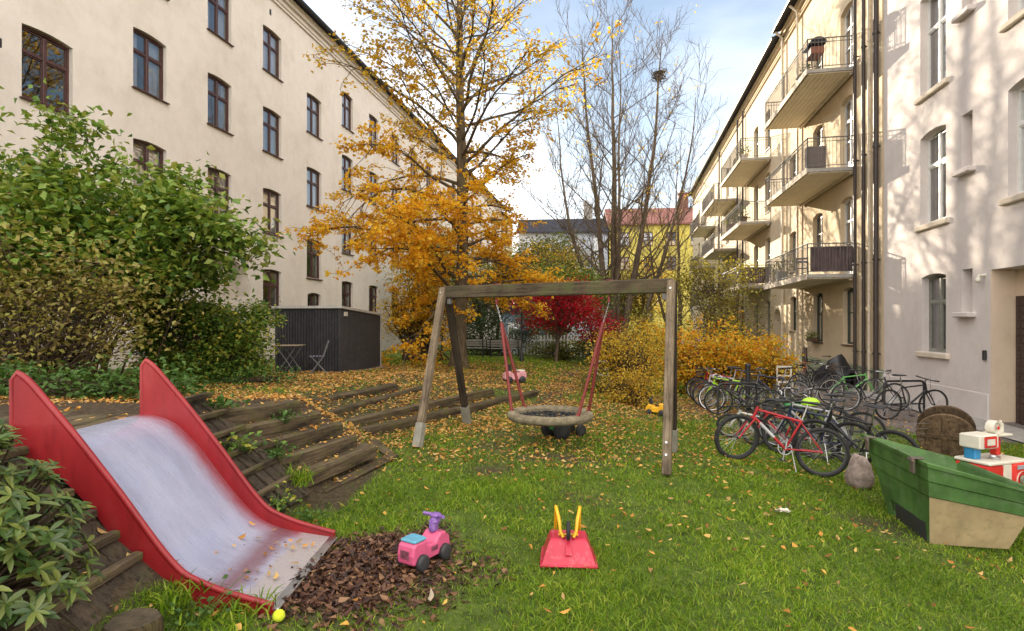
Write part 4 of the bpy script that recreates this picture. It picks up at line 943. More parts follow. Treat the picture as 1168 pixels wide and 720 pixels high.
def grass():
    r = np.random.default_rng(3); parts = []
    for (y0, y1, dens, hL, w) in ((2.5, 4.4, 5200, .050, .0030), (4.4, 6.5, 2900, .052, .0042), (6.5, 10, 1250, .055, .0065), (10, 16, 420, .06, .011), (16, 27, 130, .075, .022)):
        x0, x1 = -.93*y1-.3, .95*y1+.3; x0 = max(x0, -8); x1 = min(x1, 12); n = int((x1-x0)*(y1-y0)*dens)
        x, y = r.uniform(x0, x1, n), r.uniform(y0, y1, n); keep = np.abs(x) < .95*y+.3; x, y = x[keep], y[keep]
        tuf = .5+.5*vnoise(x, y, 3.5, 31); mg = m_grass(x, y); keep = (r.random(len(x)) < mg*(.50+.65*tuf)) & (wall_n(x, y) > .95); x, y, tuf = x[keep], y[keep], tuf[keep]; n = len(x)
        big = np.clip(vnoise(x, y, 1.6, 77)-.75, 0, 1.2); z = terr(x, y)-.004; L = hL*r.uniform(.45, 1.25, n)*(.75+.5*np.clip(tuf, 0, 1.3)+.95*big)
        P = np.stack([x, y, z], 1); d = r.normal(0, .55, (n, 3)); d[:, 2] = 1; d /= np.linalg.norm(d, axis=1)[:, None]; s_ = np.cross(d, r.normal(0, 1, (n, 3))); s_ /= np.linalg.norm(s_, axis=1)[:, None]; ww = w*r.uniform(.6, 1.3, (n, 1)); L = L[:, None]
        tip = P+d*L+np.stack([d[:, 0], d[:, 1], -np.abs(r.normal(0, .4, n))], 1)*L*.35; mid = P+d*L*.55; parts.append(np.stack([P-s_*ww, P+s_*ww, mid+s_*ww*.75, mid-s_*ww*.75, tip], 1))
    V = np.concatenate(parts); n = len(V); i = np.arange(n)[:, None]*5
    o = np_mesh('grass', V.reshape(-1, 3), [i+np.array([[0, 1, 2, 3]]), i+np.array([[3, 2, 4]])], M['grass']); tag(o, 'short green lawn grass with longer tufts', 'grass', kind='stuff'); return n
n_grass = grass()
M['leaf_fallen'] = leafm('fallen_leaf', [(.16, .07, .025), (.36, .16, .035), (.56, .26, .05), (.66, .38, .08), (.56, .38, .15), (.24, .12, .04)], trans=.2, rough=.7)
M['leaf_brown'] = leafm('dead_brown_leaf', [(.026, .012, .009), (.06, .025, .015), (.12, .052, .026), (.26, .14, .065), (.08, .03, .022)], trans=.1, rough=.55, spec=.4, pos=[0, .35, .7, .95, 1])
def curled(P, L, r, tilt=.35):
    """fallen leaves: six-point curled blades lying about"""
    n = len(P); t = r.uniform(0, 2*PI, n); nr = np.stack([r.normal(0, tilt, n), r.normal(0, tilt, n), np.ones(n)], 1); nr /= np.linalg.norm(nr, axis=1)[:, None]
    a = np.stack([np.cos(t), np.sin(t), np.zeros(n)], 1); a -= nr*(a*nr).sum(1)[:, None]; a /= np.linalg.norm(a, axis=1)[:, None]; b_ = np.cross(nr, a); L = L[:, None]; W = L*r.uniform(.16, .36, (n, 1)); c = r.uniform(-.12, .42, (n, 1))*L; c2 = r.uniform(-.05, .40, (n, 1))*L
    V = np.stack([P-a*L*.5+nr*c2, P-a*L*.15+b_*W+nr*c, P+a*L*.25+b_*W*.62+nr*c*.7, P+a*L*.68+nr*c2*.9, P+a*L*.22-b_*W*.7+nr*c*.6, P-a*L*.12-b_*W+nr*c*1.1], 1).reshape(-1, 3); i = np.arange(n)[:, None]*6
    return V, [i+np.array([[0, 1, 2, 3]]), i+np.array([[0, 3, 4, 5]])]
def fallen():
    r = np.random.default_rng(6); Ps, Ls = [], []
    for (y0, y1, dens) in ((2.6, 7, 260), (7, 12, 330), (12, 18, 230), (18, 27, 110)):
        x0, x1 = max(-9, -.95*y1), min(10, .95*y1); n = int((x1-x0)*(y1-y0)*dens); x, y = r.uniform(x0, x1, n), r.uniform(y0, y1, n); k = (r.random(n) < m_leaf(x, y)) & (wall_n(x, y) > .9); x, y = x[k], y[k]
        Ps.append(np.stack([x, y, terr(x, y)+r.uniform(.004, .03, len(x))+.018*m_grass(x, y)], 1)); Ls.append(r.uniform(.03, .062, len(x))*(1+.02*(y0-2.6)))
    xs_ = r.uniform(-1.95, -1.45, 26); ys_ = r.uniform(3.4, 4.35, 26); Ps.append(np.stack([xs_, ys_, np.interp(xs_, [-2.08, -1.95, -1.79, -1.58, -1.41], [.33, .21, .13, .095, .07])], 1)); Ls.append(r.uniform(.03, .06, 26))
    P = np.concatenate(Ps); L = np.concatenate(Ls); V, Fq = curled(P, L, r); o = np_mesh('fallen_leaves', V, Fq, M['leaf_fallen']); tag(o, 'orange and yellow fallen leaves over lawn, path and terrace', 'leaves', kind='stuff')
    n = 100000; x, y = r.uniform(-2.1, .7, n), r.uniform(2.7, 5.6, n); k = (r.random(n) < m_pile(x, y)**1.2*.36) & ~((x < -1.50-.1*np.sin(9*y)) & (y > 3.3) & (y < 4.45)); x, y = x[k], y[k]
    P = np.stack([x, y, terr(x, y)+r.random(len(x))**1.6*.034*np.clip(m_pile(x, y)*1.4, .15, 1)], 1); V, Fq = curled(P, r.uniform(.018, .068, len(P))*r.uniform(.7, 1.1, len(P)), r, .5); o = np_mesh('leaf_pile', V, Fq, M['leaf_brown']); tag(o, 'dark brown dead leaves heaped at the foot of the slide', 'leaves', kind='stuff')
    return len(L), len(x)
n_fall = fallen()
print('counts', n_maple, n_grass, n_fall)

small_tree('green_tree', 'tall yellow green tree screening the grey and yellow blocks', 3.6, 46.0, 9.6, (3.6, 2.6), M['leaf_midgreen'], 41, 150, 60, .18, .5, .18, r0=.16)
small_tree('yellow_tree', 'golden tree left of the bare tree, in front of the grey block', 2.6, 35.0, 7.2, (2.2, 1.6), M['leaf_gold'], 42, 70, 40, .14, .4, .35, r0=.1)

small_tree('green_tree', 'broad fresh green tree rising behind the crimson tree and swing beam', 3.0, 31.5, 5.6, (2.6, 1.6), M['leaf_hedge'], 61, 120, 70, .13, .4, .15, r0=.1)
small_tree('yellow_tree', 'yellow leaved tree in front of the yellow block, right of the bare tree', 9.2, 40.0, 7.0, (2.6, 1.8), M['leaf_gold'], 62, 80, 44, .15, .4, .3, r0=.1)

# ================================================================== SLIDE AND TIMBER BANK
def slide_red():
    m, nt, b = new_mat('red_slide_paint'); n = noise(nt, 3, 7, .65, stretch=(1.0, 1, .35)); r = ramp(nt, [(.20, .008, .012), (.29, .014, .018), (.35, .045, .045)], [.3, .55, .8]); lk(nt, n.outputs['Fac'], r.inputs[0])
    n2 = noise(nt, 9, 8, .75, stretch=(1.3, 1, .3)); r2 = ramp(nt, [(1, 1, 1), (.62, .55, .52)], [.52, .76]); lk(nt, n2.outputs['Fac'], r2.inputs[0]); lk(nt, mixc(nt, 1.0, r.outputs[0], r2.outputs[0], 'MULTIPLY'), b.inputs['Base Color']); b.inputs['Roughness'].default_value = .42
    n3 = noise(nt, 60, 3); bump(nt, b, n3.outputs['Fac'], .06, .01); return m
M['slide_red'] = slide_red()
def slide_bed():
    """lilac worn bed: red paint left along both edges and in the run-out, bright metal at the lip"""
    m, nt, b = new_mat('worn_slide_bed'); t = nt.nodes.new('ShaderNodeTexCoord'); s = nt.nodes.new('ShaderNodeSeparateXYZ'); lk(nt, t.outputs['Object'], s.inputs[0])
    n = noise(nt, 2.2, 7, .6, stretch=(.6, 1.6, .6)); base = ramp(nt, [(.29, .30, .41), (.39, .40, .53), (.48, .49, .61)], [.3, .5, .75]); lk(nt, n.outputs['Fac'], base.inputs[0])
    e = nt.nodes.new('ShaderNodeMath'); e.operation = 'ABSOLUTE'; c = nt.nodes.new('ShaderNodeMath'); c.operation = 'SUBTRACT'; c.inputs[1].default_value = .56; lk(nt, s.outputs[1], c.inputs[0]); lk(nt, c.outputs[0], e.inputs[0])
    na = nt.nodes.new('ShaderNodeMath'); na.operation = 'MULTIPLY_ADD'; na.inputs[1].default_value = .24; n8 = noise(nt, 7, 8, .75, stretch=(.5, 1.2, .5)); lk(nt, n8.outputs['Fac'], na.inputs[0]); lk(nt, e.outputs[0], na.inputs[2])
    ed = nt.nodes.new('ShaderNodeMapRange'); ed.interpolation_type = 'SMOOTHSTEP'; ed.inputs[1].default_value = .47; ed.inputs[2].default_value = .68; lk(nt, na.outputs[0], ed.inputs[0])
    out = mixc(nt, ed.outputs[0], base.outputs[0], (.33, .075, .095))
    # run-out: maroon band, then grey metal
    nb2 = nt.nodes.new('ShaderNodeMath'); nb2.operation = 'MULTIPLY_ADD'; nb2.inputs[1].default_value = .20; lk(nt, n.outputs['Fac'], nb2.inputs[0]); lk(nt, s.outputs[0], nb2.inputs[2])
    rr = ramp(nt, [(0, 0, 0), (0, 0, 0), (.85, .85, .85), (.8, .8, .8), (0, 0, 0)], [0, .655, .72, .755, .80]); sc = nt.nodes.new('ShaderNodeMath'); sc.operation = 'MULTIPLY'; sc.inputs[1].default_value = .59; lk(nt, nb2.outputs[0], sc.inputs[0]); lk(nt, sc.outputs[0], rr.inputs[0])
    out = mixc(nt, rr.outputs[0], out, (.20, .085, .10))
    g = nt.nodes.new('ShaderNodeMapRange'); g.inputs[1].default_value = .79; g.inputs[2].default_value = .82; lk(nt, sc.outputs[0], g.inputs[0]); out = mixc(nt, g.outputs[0], out, (.42, .38, .38))
    n5 = noise(nt, 30, 6, .8, stretch=(.25, 2, .25)); r5 = ramp(nt, [(1, 1, 1), (.82, .80, .82)], [.5, .8]); lk(nt, n5.outputs['Fac'], r5.inputs[0]); out = mixc(nt, 1.0, out, r5.outputs[0], 'MULTIPLY')
    lk(nt, out, b.inputs['Base Color']); n6 = noise(nt, 14, 7, .7, stretch=(.2, 1.4, .2)); mr = nt.nodes.new('ShaderNodeMapRange'); mr.inputs[1].default_value = .3; mr.inputs[2].default_value = .75; mr.inputs[3].default_value = .20; mr.inputs[4].default_value = .42; lk(nt, n6.outputs['Fac'], mr.inputs[0]); lk(nt, mr.outputs[0], b.inputs['Roughness']); b.inputs['Metallic'].default_value = .3; bump(nt, b, n6.outputs['Fac'], .05, .01); return m
M['slide_bed'] = slide_bed()
SX, SY, SW = -2.88, 3.30, 1.12
sl_ = empty('slide', (SX, SY, 0), 0, 'wide children\'s slide with high red sides and a worn lilac bed running into dead leaves', 'slide')
def smooth_path(pts, n=60):
    pts = np.array(pts, float); t = np.concatenate([[0], np.cumsum(np.linalg.norm(np.diff(pts, axis=0), axis=1))]); tt = np.linspace(0, t[-1], n); P = np.stack([np.interp(tt, t, pts[:, k]) for k in range(2)], 1)
    for _ in range(4): P[1:-1] = (P[:-2]+2*P[1:-1]+P[2:])/4
    return P
bed = smooth_path([(-.02, 1.0), (.13, .995), (.28, .93), (.46, .745), (.61, .54), (.80, .305), (.93, .185), (1.09, .115), (1.30, .075), (1.47, .05)])
top = smooth_path([(.03, 1.415), (.06, 1.405), (.10, 1.36), (.37, 1.04), (.61, .73), (.85, .40), (.98, .25), (1.20, .155), (1.40, .10), (1.50, .072)])
mb = MB(); n = len(bed); vs = []
for x, z in bed: vs += [(x, 0, z), (x, SW, z)]
for x, z in bed: vs += [(x, 0, z-.02), (x, SW, z-.02)]
mb.add(vs, [[2*i, 2*i+2, 2*i+3, 2*i+1] for i in range(n-1)]+[[2*n+2*i, 2*n+2*i+1, 2*n+2*i+3, 2*n+2*i+2] for i in range(n-1)]+[[2*n-2, 4*n-2, 4*n-1, 2*n-1]])
bd_ = mb.build('slide_bed', M['slide_bed'], sl_, smooth=60, fix=False)
for y0 in (-.028, SW+.001):
    mb = MB(); poly = [(0, 1.38)]+[tuple(p) for p in top]+[(1.50, .03), (1.40, .02)]
    low = [(x-.005, max(.02, z-.10)) for x, z in bed[::-1]][4:]
    poly += low+[(-.02, .9)]
    mb.extrude(poly, y0, y0+.027); w_ = mb.build('side_panel', M['slide_red'], sl_)
    bv = w_.modifiers.new('bevel', 'BEVEL'); bv.width = .007; bv.segments = 2; bv.limit_method = 'ANGLE'; bv.angle_limit = R_(60)
    rl = MB(); rl.tube([(0.0, y0+.0135, 1.0)]+[(0, y0+.0135, 1.38)]+[(x, y0+.0135, z+.004) for x, z in top], .019, 8); rl.build('rim', M['slide_red'], w_, smooth=60)
lp_ = MB(); lp_.box((1.475, SW/2, .042), (.10, SW, .018), bev=.006); lp_.build('lip', M['steel'], sl_)

# platform of old planks behind the slide
pf = empty('platform', (-3.6, 3.9, .98), 0, 'dark wet plank platform at the top of the slide', 'platform')
for i in range(6):
    q = MB(); q.box((.58-.17*i, 0.0, -.02), (.155, 2.2, .05), RZ(random.uniform(-.01, .01)), bev=.008); q.build('plank', M['sleeper'], pf)
def climb_ramp(label, y0, y1, xt, zt, xb, zb, nr, skew=0.0):
    root = empty('climbing_ramp', ((xt+xb)/2, (y0+y1)/2, T((xt+xb)/2, (y0+y1)/2)), 0, label, 'climbing ramp'); ro = Vector(root.location)
    n = max(3, int(round((y1-y0)/.14)))
    for i in range(n):
        y = y0+(y1-y0)*(i+.5)/n; q = MB(); q.bar(Vector((xt, y, zt))-ro, Vector((xb+skew*(y-y0), y+random.uniform(-.015, .015), zb))-ro, (y1-y0)/n-.022, .03, bev=.006); q.build('plank', M['plank_dark'], root)
    for k in range(nr):
        t = (k+.15)/nr; x = xt+(xb-xt)*t; z = zt+(zb-zt)*t+.04; q = MB(); q.bar(Vector((x, y0-.02, z+random.uniform(-.01, .01)))-ro, Vector((x+skew*.5, y1+.0, z))-ro, .055, .05, bev=.008); q.build('rung', M['sleeper'], root)
climb_ramp('dark slatted climbing ramp with rungs, near side of the slide behind the rhododendron', 2.35, 3.25, -2.93, 1.08, -2.02, .24, 7)
climb_ramp('dark slatted climbing ramp with rungs between the slide and the sleeper steps', 4.50, 5.35, -2.92, 1.02, -1.98, .12, 6, .12)
ex = 0
def sleeper(label, a, b, h=.16, w=.16, grp='timber sleeper steps'):
    a, b = Vector(a), Vector(b); c = (a+b)/2; root = MB(); d = b-a; L = d.length; rz = math.atan2(d.y, d.x); q = MB(); N = 8
    for i in range(N+1): pass
    q.box((0, 0, -h/2), (w, L, h), bev=.022)
    o = q.build('sleeper', M['sleeper']); o.location = c; o.rotation_euler = (math.asin(max(-1, min(1, d.z/L))), random.uniform(-.05, .05), rz-PI/2)
    # uneven wear of the edges
    for v in o.data.vertices: v.co += Vector((random.uniform(-.012, .012), random.uniform(-.02, .02), random.uniform(-.010, .010)))
    tag(o, label, 'sleeper', grp); return o
st = [((-2.86, 5.0, .90), (-2.42, 6.35, .86), 'mossy timber sleeper forming the topmost step beside the climbing ramp'),
      ((-2.66, 5.1, .74), (-2.28, 6.6, .70), 'mossy timber sleeper forming the second step from the top'),
      ((-2.46, 5.3, .58), (-2.08, 6.75, .55), 'mossy timber sleeper forming the third step from the top'),
      ((-2.27, 5.4, .42), (-1.90, 6.75, .40), 'mossy timber sleeper forming the fourth step from the top'),
      ((-2.08, 5.5, .27), (-1.74, 6.95, .25), 'mossy timber sleeper forming the lowest raised step'),
      ((-1.92, 5.7, .055), (-1.50, 7.3, .05), 'flat dark board lying at the foot of the steps')]
for a, b_, l in st: sleeper(l, a, b_, .17 if 'board' not in l else .07, .19 if 'board' not in l else .13)
sleeper('short dark board closing the right end of the steps', (-1.55, 7.3, .045), (-1.95, 7.95, .10), .08, .12)
for a, b_, l in [((-3.1, 8.4, .56), (-2.3, 11.1, .55), 'uppermost long log edging the leafy terrace'), ((-2.77, 8.25, .42), (-1.86, 12.1, .40), 'second long log edging the leafy terrace'),
                 ((-2.55, 8.34, .28), (-.47, 12.7, .27), 'third long log edging the leafy terrace, ending behind the rear swing leg'), ((-2.2, 8.5, .15), (.56, 13.5, .14), 'lowest long log edging the lawn, reaching past the swing ropes')]:
    sleeper(l, a, b_, .18, .17, 'terrace edging logs')
for (px, py, d_, r_, h_, l) in ((110, 668, 3.05, .115, .30, 'taller mossy log stump standing at the foot of the near climbing ramp'), (152, 698, 2.78, .125, .26, 'shorter log stump next to the slide, nearest the camera')):
    x, y = (px-584)/F*d_, d_; q = MB(); K = 72; prof = [(r_*1.02, -.2), (r_, .0), (r_*.98, h_-.02), (r_*.90, h_), (.0, h_+.004)]
    q.lathe(prof, K)
    for v in q.v:
        a = math.atan2(v.y, v.x); k_ = 1+.05*math.sin(3*a+px)+.03*math.sin(7*a)+.018*math.sin(19*a+px)+.012*math.sin(31*a); v.x *= k_; v.y *= k_
    for i_, f_ in enumerate(q.f):
        if all(q.v[j].z > h_-.001 for j in f_): q.m[i_] = 1
    o = q.build('log_stump', [timber('mossy_log', (.016, .012, .008), (.13, .09, .045), 2, (.07, .075, .02), 34, .60), basic('rotten_cut_wood', (.085, .062, .036), .95, var=.6, scale=18, bmp=.9, bscale=40, dirt=(.07, .085, .022))], smooth=35); o.location = (x, y, (.02 if r_ < .12 else .0)); tag(o, l, 'stump')
rr9 = np.random.default_rng(77); LP9 = []
for a, b_, l in st:
    n9 = 34; t9 = rr9.random(n9); A9, B9 = np.array(a), np.array(b_); P9 = A9+(B9-A9)*t9[:, None]; P9[:, 0] += rr9.uniform(-.10, .085, n9); P9[:, 2] += .008; LP9.append(P9)
V9, F9 = curled(np.concatenate(LP9), rr9.uniform(.025, .06, 34*len(st)), rr9, .3); o9 = np_mesh('step_leaves', V9, F9, M['leaf_fallen']); tag(o9, 'fallen leaves lying along the treads of the timber steps', 'leaves', kind='stuff')
tuft('fern_tuft', 'green leafy weed growing on the top step', -2.72, 5.35, .90, 70, .075, M['leaf_ground'], 31, .09)
tuft('fern_tuft', 'dark green weed growing between the ramp rungs', -2.42, 4.98, .58, 80, .07, M['leaf_hedge'], 32, .10)
tuft('fern_tuft', 'grey green weed on the middle step', -2.22, 5.35, .44, 90, .06, M['leaf_ground'], 33, .09)
tuft('grass_tuft', 'bright yellow green grass tuft at the bottom of the steps', -2.0, 5.3, .20, 130, .26, M['grass'], 34, .14, blades=True)
tuft('weed', 'small leafy weed on the lawn edge below the steps', -1.72, 4.85, T(-1.72, 4.85), 60, .05, M['leaf_ground'], 35, .1)

# ================================================================== SWING
LT, RT = Vector((-.98, 8.72, 2.19)), Vector((1.98, 7.25, 2.19)); BD = (RT-LT).normalized()
sw = empty('swing_frame', (.5, 7.98, T(.5, 7.98)), 0, 'weathered timber swing frame with a thick crossbeam and four slanting posts', 'swing frame'); so0 = Vector(sw.location)
q = MB(); bx = math.atan2(BD.y, BD.x); 
rotb = RZ(bx)
bm_ = MB(); bm_.box((0, 0, 0), ((RT-LT).length+.14, .11, .185), bev=.012); bo = bm_.build('beam', M['timber_beam'], sw); bo.location = (LT+RT)/2-so0; bo.rotation_euler = (0, 0, bx)
feet = [(-1.245, 7.76, LT, -1), (-.70, 9.55, LT, 1), (1.70, 6.48, RT, -1), (2.20, 7.98, RT, 1)]
for i, (x, y, top_, sgn) in enumerate(feet):
    z = T(x, y); perp = Vector((-BD.y, BD.x, 0)); tp = top_+perp*(.045*sgn)+Vector((0, 0, .06))+BD*(.05 if i < 2 else -.05)*0; ft = Vector((x, y, z+.02))
    dirv = tp-ft; L = dirv.length; lg = MB(); lg.box((0, 0, 0), (.10, .095, L), bev=.01)
    o = lg.build('leg', M['timber_dark'] if sgn > 0 else M['timber_grey'], sw); o.location = (tp+ft)/2-so0 - (BD*.058 if i < 2 else -BD*.058)*1.0; 
    zq = dirv.normalized(); xq = BD-zq*BD.dot(zq); xq.normalize(); yq = zq.cross(xq); o.rotation_euler = Matrix((xq, yq, zq)).transposed().to_euler()
    if i != 2:
        sh = MB(); sh.box((0, 0, -L/2+.16), (.112, .107, .34), bev=.004); sh.build('metal_shoe', basic('pale_galvanised_shoe', (.27, .255, .21), .7, .2, dirt=(.16, .15, .12)), o)
    bl = MB()
    for zz_ in ((L/2-.12, -L/2+.22, -L/2+.36) if i == 2 else (L/2-.10,)): bl.lathe([(.0, -.056), (.014, -.056), (.016, -.05), (.016, .05), (.014, .056), (0, .056)], 10, 'y', (0, 0, zz_))
    bl.build('bolt', M['steel'], o)
for t in (.255, .768):
    p = LT.lerp(RT, t)-so0; hk = MB(); hk.tube([p+Vector((0, 0, .10)), p+Vector((0, 0, -.15))], .008, 6); hk.box(p+Vector((0, 0, .097)), (.09, .09, .012), bev=.003); hk.lathe([(.0, .02), (.018, .02), (.018, -.06), (0, -.06)], 10, 'z', p+Vector((0, 0, -.14))); hk.build('swing_hook', M['rope_red'], sw)
for s_, e in ((1, LT), (-1, RT)):
    p = e-so0+Vector((0, 0, -.14)); bk = MB(); bk.box(p+BD*(.03*s_), (.06, .07, .08), rotb, bev=.004); bk.build('brace', M['metal_grey'], sw)
# nest swing
NC = Vector((.533, 7.96, .43)); nest = empty('nest_swing', NC, 0, 'round nest swing with beige braided ring hanging from the timber frame on red ropes', 'nest swing')
q = MB(); q.lathe([(.535+.058*math.cos(a), .058*math.sin(a)) for a in np.linspace(0, 2*PI, 15)[:-1]], 72, close=True); ri = q.build('ring', M['rope'], nest, smooth=70)
wr_ = MB()
for i in range(150):
    a = 2*PI*i/150; pts = []
    for k in range(9):
        b2 = 2*PI*k/9; a2 = a+k/9*.10; R2 = .535+.060*math.cos(b2); pts.append((R2*math.cos(a2), R2*math.sin(a2), .060*math.sin(b2)))
    wr_.tube(pts, .007, 4, caps=False)
wr_.build('braid', M['rope'], ri)
q = MB()
for i in range(-8, 9):
    c = i*.06; h = math.sqrt(max(0, .50**2-c*c))
    for ax_ in (0, 1):
        pts = []
        for k in range(9):
            t = -1+2*k/8; p = (c, t*h) if ax_ else (t*h, c); r2 = (p[0]**2+p[1]**2)/.25; pts.append((p[0], p[1], -.13*(1-min(1, r2))-.01))
        q.tube(pts, .011, 5)
q.build('net', M['net'], nest, smooth=60)
for t, s_ in ((.255, -1), (.768, 1)):
    hp = LT.lerp(RT, t)+Vector((0, 0, -.20))-NC; kn = Vector((hp.x-.0, hp.y, 1.75-NC.z)); 
    kn = hp.lerp(Vector((s_*.35, -s_*.17, 0)), .17)
    cn = MB(); nL = 9
    for i in range(nL):
        a_, b_ = hp.lerp(kn, i/nL), hp.lerp(kn, (i+1.25)/nL); m_ = (a_+b_)/2; d = (b_-a_).normalized(); sd = Vector((1, 0, 0)) if i % 2 else Vector((0, 1, 0)); w_ = .010; L = (b_-a_).length/2
        cn.tube([m_+d*L*math.cos(k*PI/4)+sd*w_*math.sin(k*PI/4) for k in range(8)], .0035, 5, closed=True)
    cn.build('chain', M['steel'], nest)
    for yy in (-1, 1):
        ang = math.atan2(-.446*s_, .895*s_)+yy*.42*s_*1; e = Vector((.535*math.cos(ang), .535*math.sin(ang), .02)); q = MB()
        q.tube([kn, kn.lerp(e, .45), e], [.024, .022, .02], 8); q.lathe([(0, .07), (.03, .06), (.034, 0), (.03, -.06), (0, -.07)], 10, 'z', e+Vector((0, 0, .0))); q.build('rope', M['rope_red'], nest, smooth=60)

# ================================================================== TOYS
def wheel_mb(r_, w_, k=20, hub=.35):
    t = MB(); t.lathe([(r_*hub, -w_/2), (r_*.86, -w_/2), (r_, -w_*.32), (r_, w_*.32), (r_*.86, w_/2), (r_*hub, w_/2)], k, 'y'); h = MB(); h.lathe([(0, -w_*.55), (r_*hub, -w_*.5), (r_*hub*1.02, w_*.5), (0, w_*.55)], k, 'y'); return t, h
def add_wheel(root, loc, r_, w_, tm, hm, name='wheel', rz=0.0, hub=.35):
    t, h = wheel_mb(r_, w_, hub=hub); o = t.build(name, tm, root, smooth=50); o.location = loc; o.rotation_euler = (0, 0, rz); h.build('hub', hm, o, smooth=50); return o
def ride_on(label, loc, rz, s, body, seat, wheel_m, cat='toy car'):
    root = empty('ride_on_toy', loc, rz, label, cat); root.scale = (s, s, s)
    q = MB(); prof = [(-.26, .07), (-.27, .16), (-.255, .235), (-.22, .262), (-.10, .255), (-.06, .205), (.05, .195), (.09, .235), (.13, .265), (.20, .258), (.26, .20), (.275, .12), (.262, .07), (.22, .065), (.20, .115), (.14, .115), (.12, .065), (-.10, .065), (-.12, .11), (-.19, .11), (-.21, .065)]
    q.extrude(prof, -.10, .10); b_ = q.build('body', body, root); bv = b_.modifiers.new('bevel', 'BEVEL'); bv.width = .022; bv.segments = 3; bv.limit_method = 'ANGLE'; bv.angle_limit = R_(50)
    s_ = MB(); s_.box((-.15, 0, .272), (.17, .185, .035), bev=.014); s_.build('seat', seat, root)
    c = MB(); c.bar((.12, 0, .25), (.165, 0, .395), .075, .09, bev=.02); c.box((.155, 0, .355), (.10, .10, .06), RY(-.3), bev=.02); co = c.build('steering_column', M['plastic_purple'] if body is M['plastic_pink'] else M['plastic_dark'], root)
    h = MB(); h.tube([(.13, -.125, .415), (.16, -.06, .405), (.17, 0, .40), (.16, .06, .405), (.13, .125, .415)], .018, 8); h.box((.165, 0, .405), (.09, .10, .035), bev=.012); h.build('handlebar', M['plastic_purple'] if body is M['plastic_pink'] else M['plastic_dark'], root, smooth=50)
    sm_ = basic('worn_dark_sticker', (.20, .06, .09), .5, var=.6, scale=30)
    for cc, dd in (((-.2735, 0, .165), (.006, .10, .075)), ((.03, -.1035, .15), (.09, .006, .04))): st_ = MB(); st_.box(cc, dd, bev=.002); st_.build('sticker', sm_, root)
    for x in (-.155, .17):
        for y in (-.115, .115): add_wheel(root, (x, y, .075), .075, .06, wheel_m, M['plastic_dark'])
    return root
P = gp(484, 644); ride_on('pink ride-on toy car with purple handlebar and light blue seat beside the leaf pile', (P.x, P.y, T(P.x, P.y)+.012), R_(58), .74, M['plastic_pink'], M['plastic_blue'], M['plastic_dark'])
P = gp(587, 437); ride_on('small pink and white ride-on toy on the leafy path beyond the swing', (P.x, P.y, P.z+.02), R_(200), 1.15, basic('pale_pink_plastic', (.70, .33, .36), .45), M['plastic_white'], M['plastic_dark'])
P = gp(749, 474); ride_on('small yellow ride-on toy behind the right swing post', (P.x, P.y, P.z+.015), R_(150), .80, M['plastic_yellow'], M['plastic_yellow'], M['plastic_dark'])
def toy_tractor(label, loc, rz, s, rim):
    root = empty('toy_tractor', loc, rz, label, 'toy tractor'); root.scale = (s, s, s)
    q = MB(); q.box((.20, 0, .30), (.40, .17, .16), bev=.03, taper=(.92, .85)); q.box((-.10, 0, .21), (.44, .15, .08), bev=.02); q.box((.40, 0, .27), (.03, .15, .12), bev=.01); q.build('body', M['plastic_green'], root)
    q = MB(); q.box((-.20, 0, .33), (.20, .22, .05), bev=.02); q.box((-.30, 0, .42), (.05, .22, .18), RY(-.2), bev=.02); q.build('seat', M['plastic_dark'], root)
    q = MB(); q.lathe([(.09+.014*math.cos(a), .014*math.sin(a)) for a in np.linspace(0, 2*PI, 9)[:-1]], 20, 'z', (.02, 0, .48), RY(.5), close=True); q.tube([(.10, 0, .36), (.02, 0, .48)], .012); q.build('steering_wheel', M['plastic_dark'], root, smooth=50)
    for y in (-.19, .19): add_wheel(root, (-.20, y, .19), .19, .11, M['tyre'], rim, hub=.5); add_wheel(root, (.30, y*.85, .12), .12, .08, M['tyre'], rim, hub=.5)
    return root
P = gp(643, 499); toy_tractor('green toy tractor with black wheels parked under the nest swing', (P.x, P.y, P.z), R_(35), .78, M['plastic_dark'])
P = gp(893, 478); toy_tractor('green pedal tractor with yellow wheel centres among the front bicycles', (P.x, P.y, P.z), R_(-20), .95, M['plastic_yellow'])

